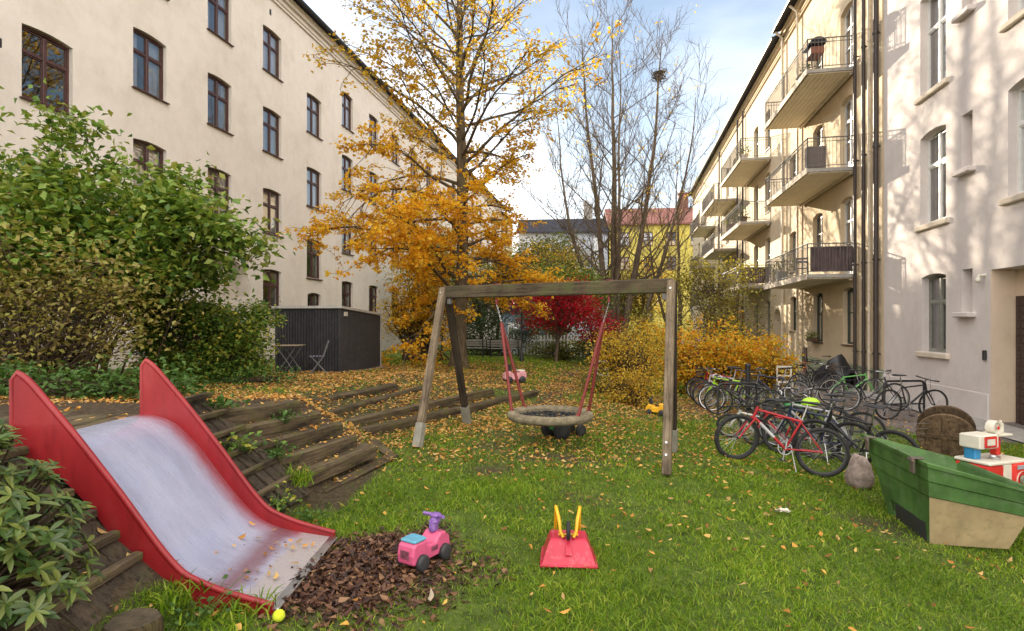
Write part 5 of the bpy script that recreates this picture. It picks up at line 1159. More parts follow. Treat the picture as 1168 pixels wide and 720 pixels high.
def wheelbarrow():
    P = gp(648, 640); root = empty('wheelbarrow', (P.x, P.y-.02, T(P.x, P.y)+.012), R_(-4), 'faded red toy wheelbarrow lying upside down with yellow handles in the air', 'wheelbarrow')
    q = MB(); R1 = [(-.195, -.12), (.195, -.12), (.185, .22), (-.185, .22)]; R2 = [(-.115, .02), (.115, .02), (.12, .17), (-.12, .17)]
    N = 9; vs = []
    for k in range(N):
        t = k/(N-1); e = t**.8; z = .155*math.sin(t*PI/2)
        for (a, b_) in zip(R1, R2): vs.append((a[0]+(b_[0]-a[0])*e, a[1]+(b_[1]-a[1])*e, z))
    fs = [[k*4+i, k*4+(i+1) % 4, k*4+4+(i+1) % 4, k*4+4+i] for k in range(N-1) for i in range(4)]+[[(N-1)*4+i for i in range(4)]]
    q.add(vs, fs); tb = q.build('tub', M['plastic_red'], root); sd = tb.modifiers.new('solid', 'SOLIDIFY'); sd.thickness = .004; bv = tb.modifiers.new('bevel', 'BEVEL'); bv.width = .012; bv.segments = 3; bv.limit_method = 'ANGLE'; bv.angle_limit = R_(20)
    rm = MB(); c = R1; pts = []
    for i in range(4):
        a, b_ = Vector((*c[i], .006)), Vector((*c[(i+1) % 4], .006))
        for k in range(8): pts.append(a.lerp(b_, k/8))
    rm.tube(pts, .009, 6, closed=True); rm.build('rim', M['plastic_red'], root, smooth=60)
    rb = MB(); rb.bar((0, -.085, .066), (0, .02, .162), .05, .012, bev=.004); rb.build('rib', M['plastic_red'], root)
    h = MB()
    for s_ in (-1, 1): h.tube([(s_*.035, .0, .165), (s_*.055, .015, .20), (s_*.068, .06, .28), (s_*.085, .11, .335), (s_*.088, .15, .335), (s_*.088, .19, .28), (s_*.09, .24, .16), (s_*.09, .30, .10)], .0125, 8)
    h.tube([(-.07, .035, .172), (.07, .035, .172)], .011, 6); h.build('handle_frame', M['plastic_yellow'], root, smooth=60)
    add_wheel(root, (.0, -.005, .215), .066, .03, M['tyre'], M['plastic_dark'], rz=R_(88), hub=.5)
wheelbarrow()
P = gp(318, 711); q = MB(); q.sphere((0, 0, 0), .034, 24, 14); o = q.build('tennis_ball', M['ball'], None, smooth=80); o.location = (P.x, P.y, T(P.x, P.y)+.04); tag(o, 'bright yellow green ball among the brown leaves', 'ball')
P = gp(893, 588); q = MB()
for i in range(9):
    a = [Vector((random.uniform(-.10, .10), random.uniform(-.07, .07), random.uniform(.01, .045))) for _ in range(3)]; q.add(a, [[0, 1, 2]])
o = q.build('paper_scrap', M['plastic_white'], fix=False); o.location = (P.x, P.y, T(P.x, P.y)+.02); tag(o, 'crumpled whitish scrap of paper on the lawn', 'litter')
P = gp(493, 692); V, Fq = curled(np.array([[0, 0, 0.0]]), np.array([.115]), np.random.default_rng(2), .6); o = np_mesh('leaf', V, Fq, basic('pale_dry_leaf', (.42, .34, .24), .8)); o.location = (P.x, P.y, T(P.x, P.y)+.045); tag(o, 'single large pale dry leaf in the grass at the front', 'leaf')

# ================================================================== GREEN BIN, TOY KITCHEN, REEL, ROCK
def grit_bin():
    root = empty('grit_bin', (3.87, 5.26, -.36), math.atan2(-.1857, .9826), 'large open green fibreglass grit bin with a tan lower side and hinge brackets', 'grit bin')
    # local: x away from the lawn (depth of the bin), y along the facades
    D, Lb = .68, 1.0; zt, zf = .79, .54
    bot = [(0.03, .08), (D, .08), (D, Lb-.10), (0.03, Lb-.10)]; top_ = [(-.03, -.04), (.90, -.02), (.90, 1.32), (-.03, 1.32)]
    zr = [zt, zf, zf, zt]
    def ring(t, off=0.0):
        out = []
        for i in range(4):
            bx_, by_ = bot[i]; tx, ty = top_[i]; cx, cy = .45, .6
            x, y = bx_+(tx-bx_)*t, by_+(ty-by_)*t; vx, vy = x-cx, y-cy; l = math.hypot(vx, vy); out.append((x+vx/l*off, y+vy/l*off, zr[i]*t))
        return out
    q = MB(); tan_ = 1
    levels = [(0, 0), (.58, 0), (.595, .02), (.77, .02), (.785, .04), (.955, .04), (.96, .07), (1.0, .07), (1.0, .0), (.96, -.015), (.1, -.02)]
    vs = []; fs = []; ms = []
    for t, o_ in levels: vs += ring(t, o_)
    for k in range(len(levels)-1):
        for i in range(4):
            q.cur = 1 if (k == 0 and i == 0) else 0
            a = [vs[k*4+i], vs[k*4+(i+1) % 4], vs[k*4+4+(i+1) % 4], vs[k*4+4+i]]
            if k == 0 and i == 3:               # lawn side with the forklift slot cut out
                def P_(u, t): A, B_ = ring(t)[3], ring(t)[0]; return tuple(A[j]+(B_[j]-A[j])*u for j in range(3))
                for (u0, u1, t0, t1) in ((0, .20, 0, .58), (.20, .72, .24, .58), (.72, 1, 0, .58)):
                    q.add([P_(u0, t0), P_(u1, t0), P_(u1, t1), P_(u0, t1)], [[0, 1, 2, 3]])
                continue
            q.add(a, [[0, 1, 2, 3]])
    q.cur = 0
    b_ = q.build('body', [M['bin_green'], M['bin_tan']], root, fix=True)
    so_ = MB(); n_ = 24; s2 = []
    for i in range(n_+1):
        for j in range(n_+1): s2.append((.06+.78*i/n_, .06+1.05*j/n_, .36+.03*math.sin(i*.9)+.03*math.cos(j*1.3+i)))
    so_.add(s2, [[i*(n_+1)+j, (i+1)*(n_+1)+j, (i+1)*(n_+1)+j+1, i*(n_+1)+j+1] for i in range(n_) for j in range(n_)]); 
    slot_shade = MB(); slot_shade.box((.025, .42, .085), (.012, .60, .20), RY(-.05)); slot_shade.build('slot_shade', M['plastic_dark'], root)  # dark panel standing in for the shade inside the forklift opening
    for y in (.10, 1.10):
        h = MB(); h.box((-.105, y, zt-.07), (.02, .07, .13), bev=.005); h.box((-.07, y, zt+.008), (.11, .06, .014), bev=.004); h.lathe([(0, -.04), (.016, -.04), (.016, .04), (0, .04)], 8, 'y', (-.118, y, zt-.01)); h.build('hinge', basic('rusty_hinge_steel', (.16, .13, .11), .65, .5, dirt=(.22, .12, .06)), root)
grit_bin()
def toy_kitchen():
    x0, y0 = 5.28, 6.3; root = empty('toy_kitchen', (x0, y0, T(x0, y0)), R_(18), 'red and cream plastic toy kitchen with washing machine door and faded toy oven', 'toy kitchen'); rd = basic('red_toy_plastic', (.62, .03, .02), .4); w = M['plastic_white']
    q = MB(); q.box((-.13, 0, .30), (.30, .34, .60), bev=.012); q.build('red_cabinet', rd, root)
    q = MB(); q.box((.02, -.155, .33), (.13, .05, .56), bev=.012); q.build('cream_door', w, root)
    q = MB(); q.box((.19, -.04, .31), (.24, .34, .62), bev=.03); wm = q.build('washing_machine', rd, root)
    q = MB(); q.lathe([(0, -.01), (.05, -.012), (.062, -.03), (.085, -.032), (.092, -.012), (.092, .01)], 26, 'y', (.19, -.212, .44), Matrix.Rotation(PI, 3, 'Z')); q.build('porthole', w, wm, smooth=40)
    q = MB(); q.box((.19, -.215, .575), (.17, .012, .045), bev=.004); q.lathe([(0, 0), (.017, 0), (.017, .02), (0, .02)], 12, 'y', (.25, -.235, .575)); q.build('control_panel', basic('grey_toy_panel', (.3, .3, .33), .5), wm)
    q = MB(); q.lathe([(0, 0), (.045, .0), (.05, .02), (0, .022)], 18, 'y', (.19, -.236, .44)); q.build('drum_glass', basic('greenish_toy_glass', (.22, .25, .18), .2), wm)
    q = MB(); q.box((.03, 0, .625), (.62, .37, .035), bev=.01); q.build('worktop', M['plastic_white'], root)
    q = MB(); q.lathe([(0, 0), (.05, 0), (.055, .03), (.045, .03), (.04, .01), (0, .01)], 18, 'z', (.0, -.06, .642)); q.build('hob', M['steel'], root)
    q = MB(); q.box((-.20, .04, .71), (.10, .12, .14), bev=.01); q.build('oven_stand', basic('toy_blue', (.03, .22, .45), .45), root)
    q = MB(); q.box((-.13, .02, .84), (.30, .22, .15), bev=.012); mw = q.build('oven', w, root)
    q = MB(); q.box((-.12, -.095, .84), (.19, .012, .12), bev=.006); o_ = q.build('oven_door', rd, mw); q = MB(); q.box((-.125, -.104, .84), (.12, .006, .07), bev=.006); q.build('window', w, o_)
    q = MB(); q.box((.23, .08, .76), (.06, .08, .23), bev=.008); q.build('shelf_post', rd, root)
    q = MB(); q.box((.16, .06, .885), (.34, .2, .022), bev=.006); q.build('shelf', w, root)
    q = MB(); q.lathe([(.055, -.04), (.075, -.045), (.08, 0), (.075, .045), (.055, .04)], 22, 'y', (.08, -.0, .975), close=True); q.lathe([(0, -.02), (.056, -.02), (.056, .02), (0, .02)], 18, 'y', (.08, 0, .975)); q.build('clock', w, root, smooth=40)
    q = MB(); q.lathe([(0, -.045), (.022, -.045), (.01, -.048), (0, -.048)], 10, 'y', (.085, 0, .975)); q.build('clock_mark', rd, root)
    q = MB(); q.box((.27, .05, .95), (.05, .05, .11), bev=.008); q.lathe([(0, 0), (.016, 0), (.014, .03), (0, .032)], 10, 'z', (.27, .05, 1.005)); q.build('tap', w, root)
    q = MB(); q.box((-.05, -.175, .22), (.10, .012, .26), bev=.004); q.build('cloth_sticker', w, root)
toy_kitchen()
def cable_reel():
    x0, y0 = 7.05, 9.25; root = empty('cable_reel', (x0, y0, T(x0, y0)), R_(-128), 'weathered wooden cable reel standing on edge near the wall', 'cable reel'); R0 = .39
    rot = RY(R_(20)).to_4x4()
    for xo in (-.15, .15):
        q = MB(); q.xf = Matrix.Translation((0, 0, R0)) @ rot @ Matrix.Translation((xo, 0, 0))
        q.lathe([(0, -.022), (R0-.01, -.022), (R0, -.012), (R0, .012), (R0-.01, .022), (0, .022)], 44, 'x')
        f = q.build('flange', M['reel_wood'], root, smooth=30); b_ = MB(); b_.xf = q.xf; sg = 1 if xo > 0 else -1
        for yy in (-.22, 0, .22): b_.box((sg*.032, yy, 0), (.018, .09, 1.62*math.sqrt(R0**2-yy*yy)), bev=.004)
        b_.box((sg*.045, 0, 0), (.015, .76, .075), bev=.004); b_.lathe([(.0, sg*.05), (.05, sg*.055), (.06, sg*.02)], 14, 'x'); b_.build('batten', M['reel_wood'], f)
    q = MB(); q.xf = Matrix.Translation((0, 0, R0)) @ rot; q.lathe([(.18, -.13), (.18, .13)], 24, 'x'); q.build('drum', M['plank_dark'], root, smooth=40)
    w = MB(); w.xf = q.xf
    for i in range(4): w.tube([(.33, -.2-.03*i, .30-.10*i), (.40, -.45, .29-.095*i), (.42, -.75-.05*(i % 3), .25-.085*i)], .0028, 5)
    w.build('wire', M['metal_grey'], root)
cable_reel()
P = gp(981, 556); q = MB(); q.sphere((0, 0, 0), 1, 22, 14); rr_ = np.random.default_rng(5)
for v in q.v:
    n_ = 1+.10*math.sin(4*v.x+3*v.z)+.08*math.sin(6*v.y+2.2*v.x)+.05*math.sin(11*v.z+5*v.y); v.x *= .145*n_*(1-.28*v.z); v.y *= .16*n_; v.z = .26*max(-.9, min(.82, v.z))*n_+.19
o = q.build('boulder', M['rock'], None, smooth=50); o.location = (P.x, P.y, T(P.x, P.y)); tag(o, 'pinkish grey boulder between the rear bicycle wheel and green bin', 'rock')

tuft('fern_tuft', 'leafy weed growing out of the second step near the log edge', -2.35, 5.9, .70, 60, .06, M['leaf_ground'], 51, .08)
tuft('weed', 'small weed patch beside the lowest climbing rung of the far ramp', -1.95, 4.75, .16, 80, .05, M['leaf_hedge'], 52, .10)
tuft('weed', 'broad green weed in front of the near slide panel', -1.72, 3.08, T(-1.72, 3.08)+.01, 70, .05, M['leaf_ground'], 53, .11)
tuft('grass_tuft', 'long green grass tuft against the foot of the near slide panel', -1.9, 3.12, T(-1.9, 3.12), 150, .15, M['grass'], 54, .22, blades=True)
tuft('grass_tuft', 'long green grass tuft under the slide lip corner', -1.55, 3.2, T(-1.55, 3.2), 130, .12, M['grass'], 55, .2, blades=True)

# ================================================================== BICYCLES
WH = {}
def wheel_meshes(Rw, tyre_w, rimc):
    k = (round(Rw, 3), tyre_w, rimc.name)
    if k not in WH:
        t = MB(); N = 10; t.lathe([(Rw-tyre_w/2+tyre_w/2*math.cos(a), tyre_w/2*math.sin(a)) for a in np.linspace(0, 2*PI, N+1)[:-1]], 40, 'y', close=True)
        r = MB(); ri = Rw-tyre_w; r.lathe([(ri-.012, -.011), (ri+.004, -.013), (ri+.004, .013), (ri-.012, .011)], 40, 'y', close=True); r.lathe([(0, -.035), (.018, -.035), (.018, .035), (0, .035)], 12, 'y')
        s_ = MB()
        for i in range(28):
            a = 2*PI*i/28; a2 = a+(.35 if i % 4 < 2 else -.35); y = .03 if i % 2 else -.03; s_.tube([(.018*math.cos(a2), y, .018*math.sin(a2)), ((ri-.01)*math.cos(a), 0, (ri-.01)*math.sin(a))], .0011, 4, caps=False)
        WH[k] = (r.mesh('rim', rimc, 50), t.mesh('tyre', M['tyre'], 60), s_.mesh('spokes', M['steel']))
    return WH[k]
def bicycle(label, p_rear, p_front, frame, group, Rw=.315, rim=None, bar='flat', step=False, saddle=None, fork=None, guards=False, basket=None, lean=0.0, tyre_w=.042, turn=0.0, accent=None, carrier=False, name='bicycle', stand=True):
    """p_rear, p_front: where the wheels meet the ground (x, y)"""
    a, b_ = Vector((*p_rear, T(*p_rear))), Vector((*p_front, T(*p_front))); d = b_-a; mid = (a+b_)/2
    root = empty(name, mid, 0, label, 'bicycle', group); root.rotation_mode = 'XYZ'
    yaw = math.atan2(d.y, d.x); pitch = -math.atan2(d.z, math.hypot(d.x, d.y)); root.rotation_euler = (Matrix.Rotation(yaw, 3, 'Z') @ Matrix.Rotation(pitch, 3, 'Y') @ Matrix.Rotation(lean, 3, 'X')).to_euler()
    k = Rw/.315; B = 1.03*k; rim = rim or M['steel']; saddle = saddle or M['saddle']; fork = fork or frame
    ra = Vector((-B/2, 0, Rw)); fa = Vector((B/2, 0, Rw)); bb = Vector((-.09*k, 0, Rw-.045)); st = Vector((-.24*k, 0, Rw+.36*k)); sd = Vector((-.285*k, 0, Rw+.57*k)); hb = Vector((.335*k, 0, Rw+.30*k)); ht = Vector((.30*k, 0, Rw+.43*k))
    f = MB(); f.tube([bb, st], .0155, 8); f.tube([st+Vector((0, 0, -.02)) if not step else bb.lerp(st, .45), ht+Vector((.0, 0, -.03)) if not step else hb.lerp(ht, .55)], .0165, 8); f.tube([bb, hb], .021, 8); f.tube([hb+Vector((.006, 0, -.02)), ht+Vector((-.004, 0, .015))], .021, 10)
    for y in (-.055, .055): f.tube([bb+Vector((0, y*.4, 0)), ra+Vector((.04, y, 0)), ra+Vector((0, y, 0))], .0095, 6); f.tube([st+Vector((.01, y*.35, -.03)), ra+Vector((0, y, 0))], .008, 6)
    f.lathe([(0, -.04), (.022, -.04), (.022, .04), (0, .04)], 12, 'y', bb); fr = f.build('frame', frame, root, smooth=50)
    if accent:
        q = MB(); q.tube([bb.lerp(hb, .35), bb.lerp(hb, .80)], .0225, 8); q.build('decal_band', accent, fr, smooth=50)
    fk = empty_part('fork_assembly', root)
    steer = Matrix.Translation(hb) @ Matrix.Rotation(turn, 4, (ht-hb).normalized()) @ Matrix.Translation(-hb)
    q = MB(); q.xf = steer
    for y in (-.052, .052): q.tube([hb+Vector((.006, y, -.025)), hb.lerp(fa, .5)+Vector((0, y, 0)), fa+Vector((0, y, 0))], [.015, .014, .009], 8)
    q.tube([hb+Vector((.006, -.056, -.022)), hb+Vector((.006, .056, -.022))], .015, 8); fo = q.build('fork', fork, root, smooth=50)
    q = MB(); q.xf = steer; sp = ht+Vector((-.012, 0, .06*k)); cl = ht+Vector((.045, 0, .085*k)); q.tube([ht, sp, cl], .013, 8)
    if bar == 'flat': pts = [(-.01, -.29, .015), (.0, -.10, .0), (.0, .10, .0), (-.01, .29, .015)]
    elif bar == 'drop': pts = [(.02, -.21, -.10), (.09, -.21, -.08), (.10, -.20, .0), (.02, -.18, .02), (0, -.08, 0), (0, .08, 0), (.02, .18, .02), (.10, .20, 0), (.09, .21, -.08), (.02, .21, -.10)]
    else: pts = [(-.17, -.27, .05), (-.06, -.26, .07), (.02, -.15, .05), (0, -.05, 0), (0, .05, 0), (.02, .15, .05), (-.06, .26, .07), (-.17, .27, .05)]
    pts = [cl+Vector(p)*k for p in pts]; q.tube(pts, .0115, 8); h = q.build('handlebar', M['steel'] if bar != 'flat' else M['metal_dark'], root, smooth=50)
    for e, e2 in ((0, 1), (-1, -2)):
        g = MB(); g.xf = steer; dv = (pts[e2]-pts[e]).normalized(); g.tube([pts[e]-dv*.01, pts[e]+dv*.11*k], .0165, 8); g.build('grip', M['plastic_dark'], h, smooth=50)
    cbm = MB(); cbm.xf = steer; cbm.tube([cl+Vector((.02, .1, 0)), cl+Vector((.09, .03, .03)), cl+Vector((.07, 0, -.1)), fa.lerp(hb, .6)+Vector((.02, -.05, 0))], .003, 5); cbm.build('brake_cable', M['plastic_dark'], h)
    q = MB(); q.tube([st, sd], .0125, 8); sp_ = q.build('seat_post', M['steel'], root, smooth=50)
    q = MB(); prof = [(-.14, .075, .028), (-.11, .085, .040), (-.05, .07, .036), (.03, .035, .030), (.10, .022, .028), (.14, .014, .016)]; vs = []
    for x, w_, z in prof:
        for i in range(8): t = 2*PI*i/8; vs.append(sd+Vector((x*k, w_*math.cos(t)*k, (.012+z*.5+z*.5*math.sin(t))*k)))
    q.add(vs, [[i*8+j, i*8+(j+1) % 8, i*8+8+(j+1) % 8, i*8+8+j] for i in range(5) for j in range(8)]+[list(range(8)), [40+i for i in range(8)]]); q.build('saddle', saddle, root, smooth=60)
    for nm, c_, tr in (('wheel', ra, None), ('wheel', fa, steer)):
        rm, tm, sm = wheel_meshes(Rw, tyre_w, rim); w_ = link(nm, rm, root); w_.matrix_local = (tr if tr is not None else Matrix.Identity(4)) @ Matrix.Translation(c_)
        link('tyre', tm, w_); link('spokes', sm, w_)
        if guards:
            g = MB(); g.xf = w_.matrix_local @ Matrix.Identity(4); R2 = Rw+.018; vs = []; N = 16; a0, a1 = (R_(20), R_(200)) if c_ is ra else (R_(10), R_(150))
            for i in range(N+1):
                t = a0+(a1-a0)*i/N
                for y, dz in ((-.026, -.012), (0, .0), (.026, -.012)): vs.append(((R2+dz)*math.cos(t), y, (R2+dz)*math.sin(t)))
            g.add(vs, [[i*3+j, i*3+j+1, i*3+4+j, i*3+3+j] for i in range(N) for j in range(2)]); g.build('mudguard', M['metal_dark'], root, smooth=60, fix=False)
    q = MB(); q.lathe([(.075*k, -.003), (.088*k, -.003), (.088*k, .003), (.075*k, .003)], 28, 'y', bb+Vector((0, -.05, 0)), close=True)
    for i in range(5): t = 2*PI*i/5; q.tube([bb+Vector((0, -.05, 0)), bb+Vector((.08*k*math.cos(t), -.05, .08*k*math.sin(t)))], .006, 5)
    ch = q.build('chainring', M['steel'], root)
    al = random.uniform(-1.9, -1.1)
    for s_ in (-1, 1):
        e = bb+Vector((.165*k*math.cos(al)*s_*-1, .068*s_, .165*k*math.sin(al)*s_*-1)); q = MB(); q.bar(bb+Vector((0, .068*s_, 0)), e, .014, .022, bev=.004); cr_ = q.build('crank', M['steel'], ch); q = MB(); q.box(e+Vector((0, .05*s_, 0)), (.085, .08, .022), bev=.005); q.build('pedal', M['plastic_dark'], cr_)
    q = MB(); rr = .03
    for zs in (1, -1): q.tube([bb+Vector((0, -.05, .085*k*zs)), ra+Vector((0, -.05, rr*zs))], .0035, 4)
    q.build('chain', M['metal_dark'], root)
    if carrier:
        q = MB(); z = 2*Rw+.07
        for y in (-.055, .055): q.tube([(ra.x-.16, y, z), (st.x+.02, y, z)], .006, 6); q.tube([(ra.x, y*1.05, Rw), (ra.x-.07, y, z)], .005, 5); q.tube([(ra.x, y*1.05, Rw), (ra.x+.10, y, z)], .005, 5)
        for i in range(4): q.tube([(ra.x-.16+.09*i, -.055, z), (ra.x-.16+.09*i, .055, z)], .005, 5)
        q.build('carrier', M['metal_dark'], root)
    if basket:
        q = MB(); c = cl+Vector((.14, 0, -.02)); n = 14
        for j, (z, s_) in enumerate(((-.13, .82), (-.06, .9), (.0, .95), (.07, 1.0))):
            q.tube([c+Vector((.12*s_*x, .17*s_*y, z)) for x, y in ((-1, -1), (1, -1), (1, 1), (-1, 1))], .006, 5, closed=True)
        for i in range(n):
            t = i/n*4; s0 = int(t); u = t-s0; cs = [(-1, -1), (1, -1), (1, 1), (-1, 1), (-1, -1)]; x = cs[s0][0]+(cs[s0+1][0]-cs[s0][0])*u; y = cs[s0][1]+(cs[s0+1][1]-cs[s0][1])*u
            q.tube([c+Vector((.12*.82*x, .17*.82*y, -.13)), c+Vector((.12*x, .17*y, .07))], .005, 4)
        q.box(c+Vector((0, 0, -.13)), (.20, .28, .008)); q.build('basket', basket, root)
    if stand:
        q = MB(); q.tube([bb+Vector((-.08, .04, 0)), bb+Vector((-.16, .16, -Rw+.06))], .007, 6); q.build('kickstand', M['steel'], root)
    bpy.data.objects.remove(fk); return root
def empty_part(n, root): return empty(n, (0, 0, 0))
def g2(px, py): p = gp(px, py); return (p.x, p.y)
def stretch(a, b_, B):
    a, b_ = Vector(a), Vector(b_); m_ = (a+b_)/2; d = (b_-a).normalized(); return tuple(m_-d*B/2), tuple(m_+d*B/2)
C_ = lambda n, c, r=.4: basic(n, c, r, var=.25)
red, blk, gry, grn, slv, blu, wht, lim = C_('red_bicycle_paint', (.42, .012, .02)), C_('black_bicycle_paint', (.016, .016, .018)), C_('dark_grey_bicycle_paint', (.06, .06, .065)), C_('green_bicycle_paint', (.16, .50, .12)), C_('silver_bicycle_paint', (.45, .45, .46)), C_('blue_black_bicycle_paint', (.02, .03, .07)), C_('white_bicycle_paint', (.6, .6, .58)), C_('lime_plastic', (.42, .75, .04))
brown_rim = C_('dark_rim', (.05, .05, .05), .4)
FG = 'bicycles parked on the grass by the front rack'; WG = 'bicycles parked along the right facade'; LG = 'bicycles in the rack by the orange bush'
ra, fa = stretch(g2(932, 544), g2(838, 525), 1.10)
bicycle('red and black mountain bicycle nearest the camera on the grass, front wheel to the left', ra, fa, red, FG, .335, brown_rim, fork=red, accent=slv, lean=R_(4), tyre_w=.052, turn=.5)
o_ = Vector((.50, .42)); 
rb_ = MB()                                                       # red upper half of that frame is its own tube
a2 = (Vector(ra)+o_, Vector(fa)+o_)
bicycle('dark blue mountain bicycle with a grey saddle, second in the front row', *stretch((5.15, 8.35), (4.25, 9.35), 1.08), blu, FG, .335, brown_rim, lean=R_(-5), tyre_w=.05, turn=-.3)
bicycle('silver bicycle with black saddle standing third in the front row', *stretch((5.35, 8.95), (4.5, 9.75), 1.06), slv, FG, .33, lean=R_(6), guards=True, carrier=True, turn=.35)
bicycle('small child\'s bicycle with red frame behind the red mountain bicycle', *stretch((4.85, 9.3), (4.1, 9.75), .80), red, FG, .24, brown_rim, lean=R_(5), turn=.2, tyre_w=.045)
bicycle('small white child\'s bicycle at the left end of the front row', *stretch((4.55, 9.9), (3.85, 10.2), .72), wht, FG, .22, lean=R_(-6), tyre_w=.045)
bicycle('black bicycle with bent back handlebar furthest back in the front row', *stretch((5.9, 9.4), (5.0, 10.25), 1.06), blk, FG, .335, bar='city', guards=True, carrier=True, lean=R_(-4))
bicycle('dark grey bicycle squeezed in behind the silver one in the front row', *stretch((5.6, 9.9), (4.75, 10.7), 1.06), gry, FG, .335, bar='city', lean=R_(5), guards=True, turn=-.25)
bicycle('black mountain bicycle leaning over the boulder end of the front row', *stretch((5.35, 7.85), (4.75, 8.85), 1.06), blk, FG, .335, brown_rim, lean=R_(-7), tyre_w=.05, turn=.3)
bicycle('dark blue city bicycle between the front row and the facade bicycles', *stretch((7.3, 14.6), (6.35, 15.1), 1.06), blu, WG, .34, bar='city', guards=True, lean=R_(4), turn=.2)
bicycle('black bicycle with flat bars standing next to the covered moped', *stretch((9.9, 18.2), (8.9, 18.4), 1.06), blk, WG, .34, lean=R_(-5), turn=.25, carrier=True)
hb_ = MB(); hb_.sphere((0, 0, 0), .12, 14, 8, (1.2, .8, .72)); P = Vector((4.72, 9.0, T(4.72, 9.0)+.88)); 
for v in hb_.v: v.z = max(v.z, -.035)
o = hb_.build('cycle_helmet', lim, None, smooth=60); o.location = P; tag(o, 'lime green cycle helmet hung on a handlebar in the front row', 'helmet')
# left rack group
for i, (x0, y0, x1, y1, fm, kw, l) in enumerate([
    (5.95, 13.0, 4.75, 13.35, gry, dict(guards=True), 'dark grey bicycle standing outermost in the rack by the orange bush'),
    (6.05, 13.55, 4.75, 13.9, blk, dict(bar='drop'), 'black racing bicycle second in the rack by the orange bush'),
    (6.1, 14.1, 4.80, 14.5, lim, dict(bar='flat'), 'lime green bicycle in the middle of the rack by the orange bush'),
    (6.2, 14.7, 4.9, 15.1, slv, dict(bar='city', carrier=True), 'silver bicycle with carrier fourth in the rack by the orange bush'),
    (6.3, 15.3, 5.0, 15.7, red, dict(bar='flat', basket=M['metal_dark']), 'red bicycle with basket furthest back in the rack by the orange bush')]):
    bicycle(l, *stretch((x0, y0), (x1, y1), 1.08), fm, LG, .335, lean=R_((-5, 4, -3, 6, -4)[i]), turn=(.2, -.3, .15, .3, -.2)[i], **kw)
# along the facade
wp = lambda s_, n: (XR+.1857*s_-.9826*n, .9826*s_+.1857*n)
cream_rim = C_('cream_rim', (.62, .58, .48), .4)
bicycle('slim black bicycle with brown wall tyres alone in front of the white facade', (8.30, 12.55), (9.36, 12.72), blk, WG, .345, brown_rim, lean=R_(4), tyre_w=.032, turn=-.12)
bicycle('grey city bicycle with black carrier just behind the slim black bicycle', (8.25, 14.0), (9.32, 13.8), gry, WG, .345, bar='city', guards=True, carrier=True, lean=R_(-4), turn=.2)
bicycle('green framed bicycle with white rims in front of the drainpipes', (8.52, 15.2), (9.62, 15.2), grn, WG, .345, cream_rim, lean=R_(5), tyre_w=.035)
bicycle('black city bicycle with brown leather saddle and wicker basket by the drainpipes', (8.30, 16.4), (9.40, 16.55), blk, WG, .345, bar='city', guards=True, carrier=True, saddle=M['leather'], basket=M['reel_wood'], lean=R_(-5))
bicycle('dark mountain bicycle with orange forks beside the black tarpaulin', (12.0, 21.4), (10.95, 21.6), blk, WG, .35, brown_rim, fork=C_('orange_red_fork', (.4, .07, .03)), lean=R_(-5), tyre_w=.055, turn=.4)
bicycle('bright green child\'s bicycle near the orange bush and the green plinth', (11.3, 23.6), (10.5, 23.4), C_('vivid_green_paint', (.06, .60, .05)), WG, .24, lean=R_(4), tyre_w=.05)
# covered moped
tp = MB(); N = 26; K = 9; vs = []
for i in range(N+1):
    u = i/N; h_ = .55+.55*math.exp(-((u-.42)/.17)**2)+.16*math.exp(-((u-.75)/.2)**2); w_ = .30+.12*math.sin(u*PI)
    for j in range(K+1):
        a = PI*j/K; rp_ = 1+.045*math.sin(i*.9+j*1.3)+.03*math.sin(i*1.9-j*1.1); vs.append(((u-.5)*1.75, -w_*math.cos(a)*rp_, max(.03, h_*math.sin(a)**.6*rp_)))
tp.add(vs, [[i*(K+1)+j, (i+1)*(K+1)+j, (i+1)*(K+1)+j+1, i*(K+1)+j+1] for i in range(N) for j in range(K)])
x, y = 11.15, 19.6; o = tp.build('covered_moped', M['tarp'], None, smooth=35, fix=False); o.location = (x, y, T(x, y)); o.rotation_euler = (0, 0, R_(95)); tag(o, 'moped hidden under a crumpled black tarpaulin in front of the cream facade', 'moped')
# racks
def rack(label, x, y, rz, w_, h_, post=False):
    root = empty('bicycle_rack', (x, y, T(x, y)), rz, label, 'bicycle rack', 'black tubular bicycle racks')
    q = MB(); q.tube([(-w_/2, 0, -.1), (-w_/2, 0, h_-.08), (-w_/2+.03, 0, h_-.02), (-w_/2+.09, 0, h_), (w_/2-.09, 0, h_), (w_/2-.03, 0, h_-.02), (w_/2, 0, h_-.08), (w_/2, 0, -.1)], .026, 10); q.build('hoop', M['metal_dark'], root, smooth=60)
    q = MB(); q.tube([(-w_/2, 0, h_*.35), (w_/2, 0, h_*.35)], .018, 8); q.build('crossbar', M['metal_dark'], root)
rack('black hoop rack holding the bicycles by the orange bush', 5.05, 12.75, R_(10), .95, .78)
rack('black hoop rack behind the slim black bicycle', 9.1, 13.2, R_(6), 1.0, .82)
rack('black hoop rack between the front row bicycles', 4.85, 9.75, R_(-38), 1.0, .8)
q = MB(); q.lathe([(.055, -.2), (.055, 1.12), (.07, 1.13), (.07, 1.17), (.05, 1.19), (0, 1.2)], 16); q.lathe([(.075, -.01), (.075, .05), (.056, .07)], 16); o = q.build('bollard', M['metal_dark'], None, smooth=50); P = gp(853, 472); o.location = P; tag(o, 'tall black iron post standing between the two bicycle groups', 'post')

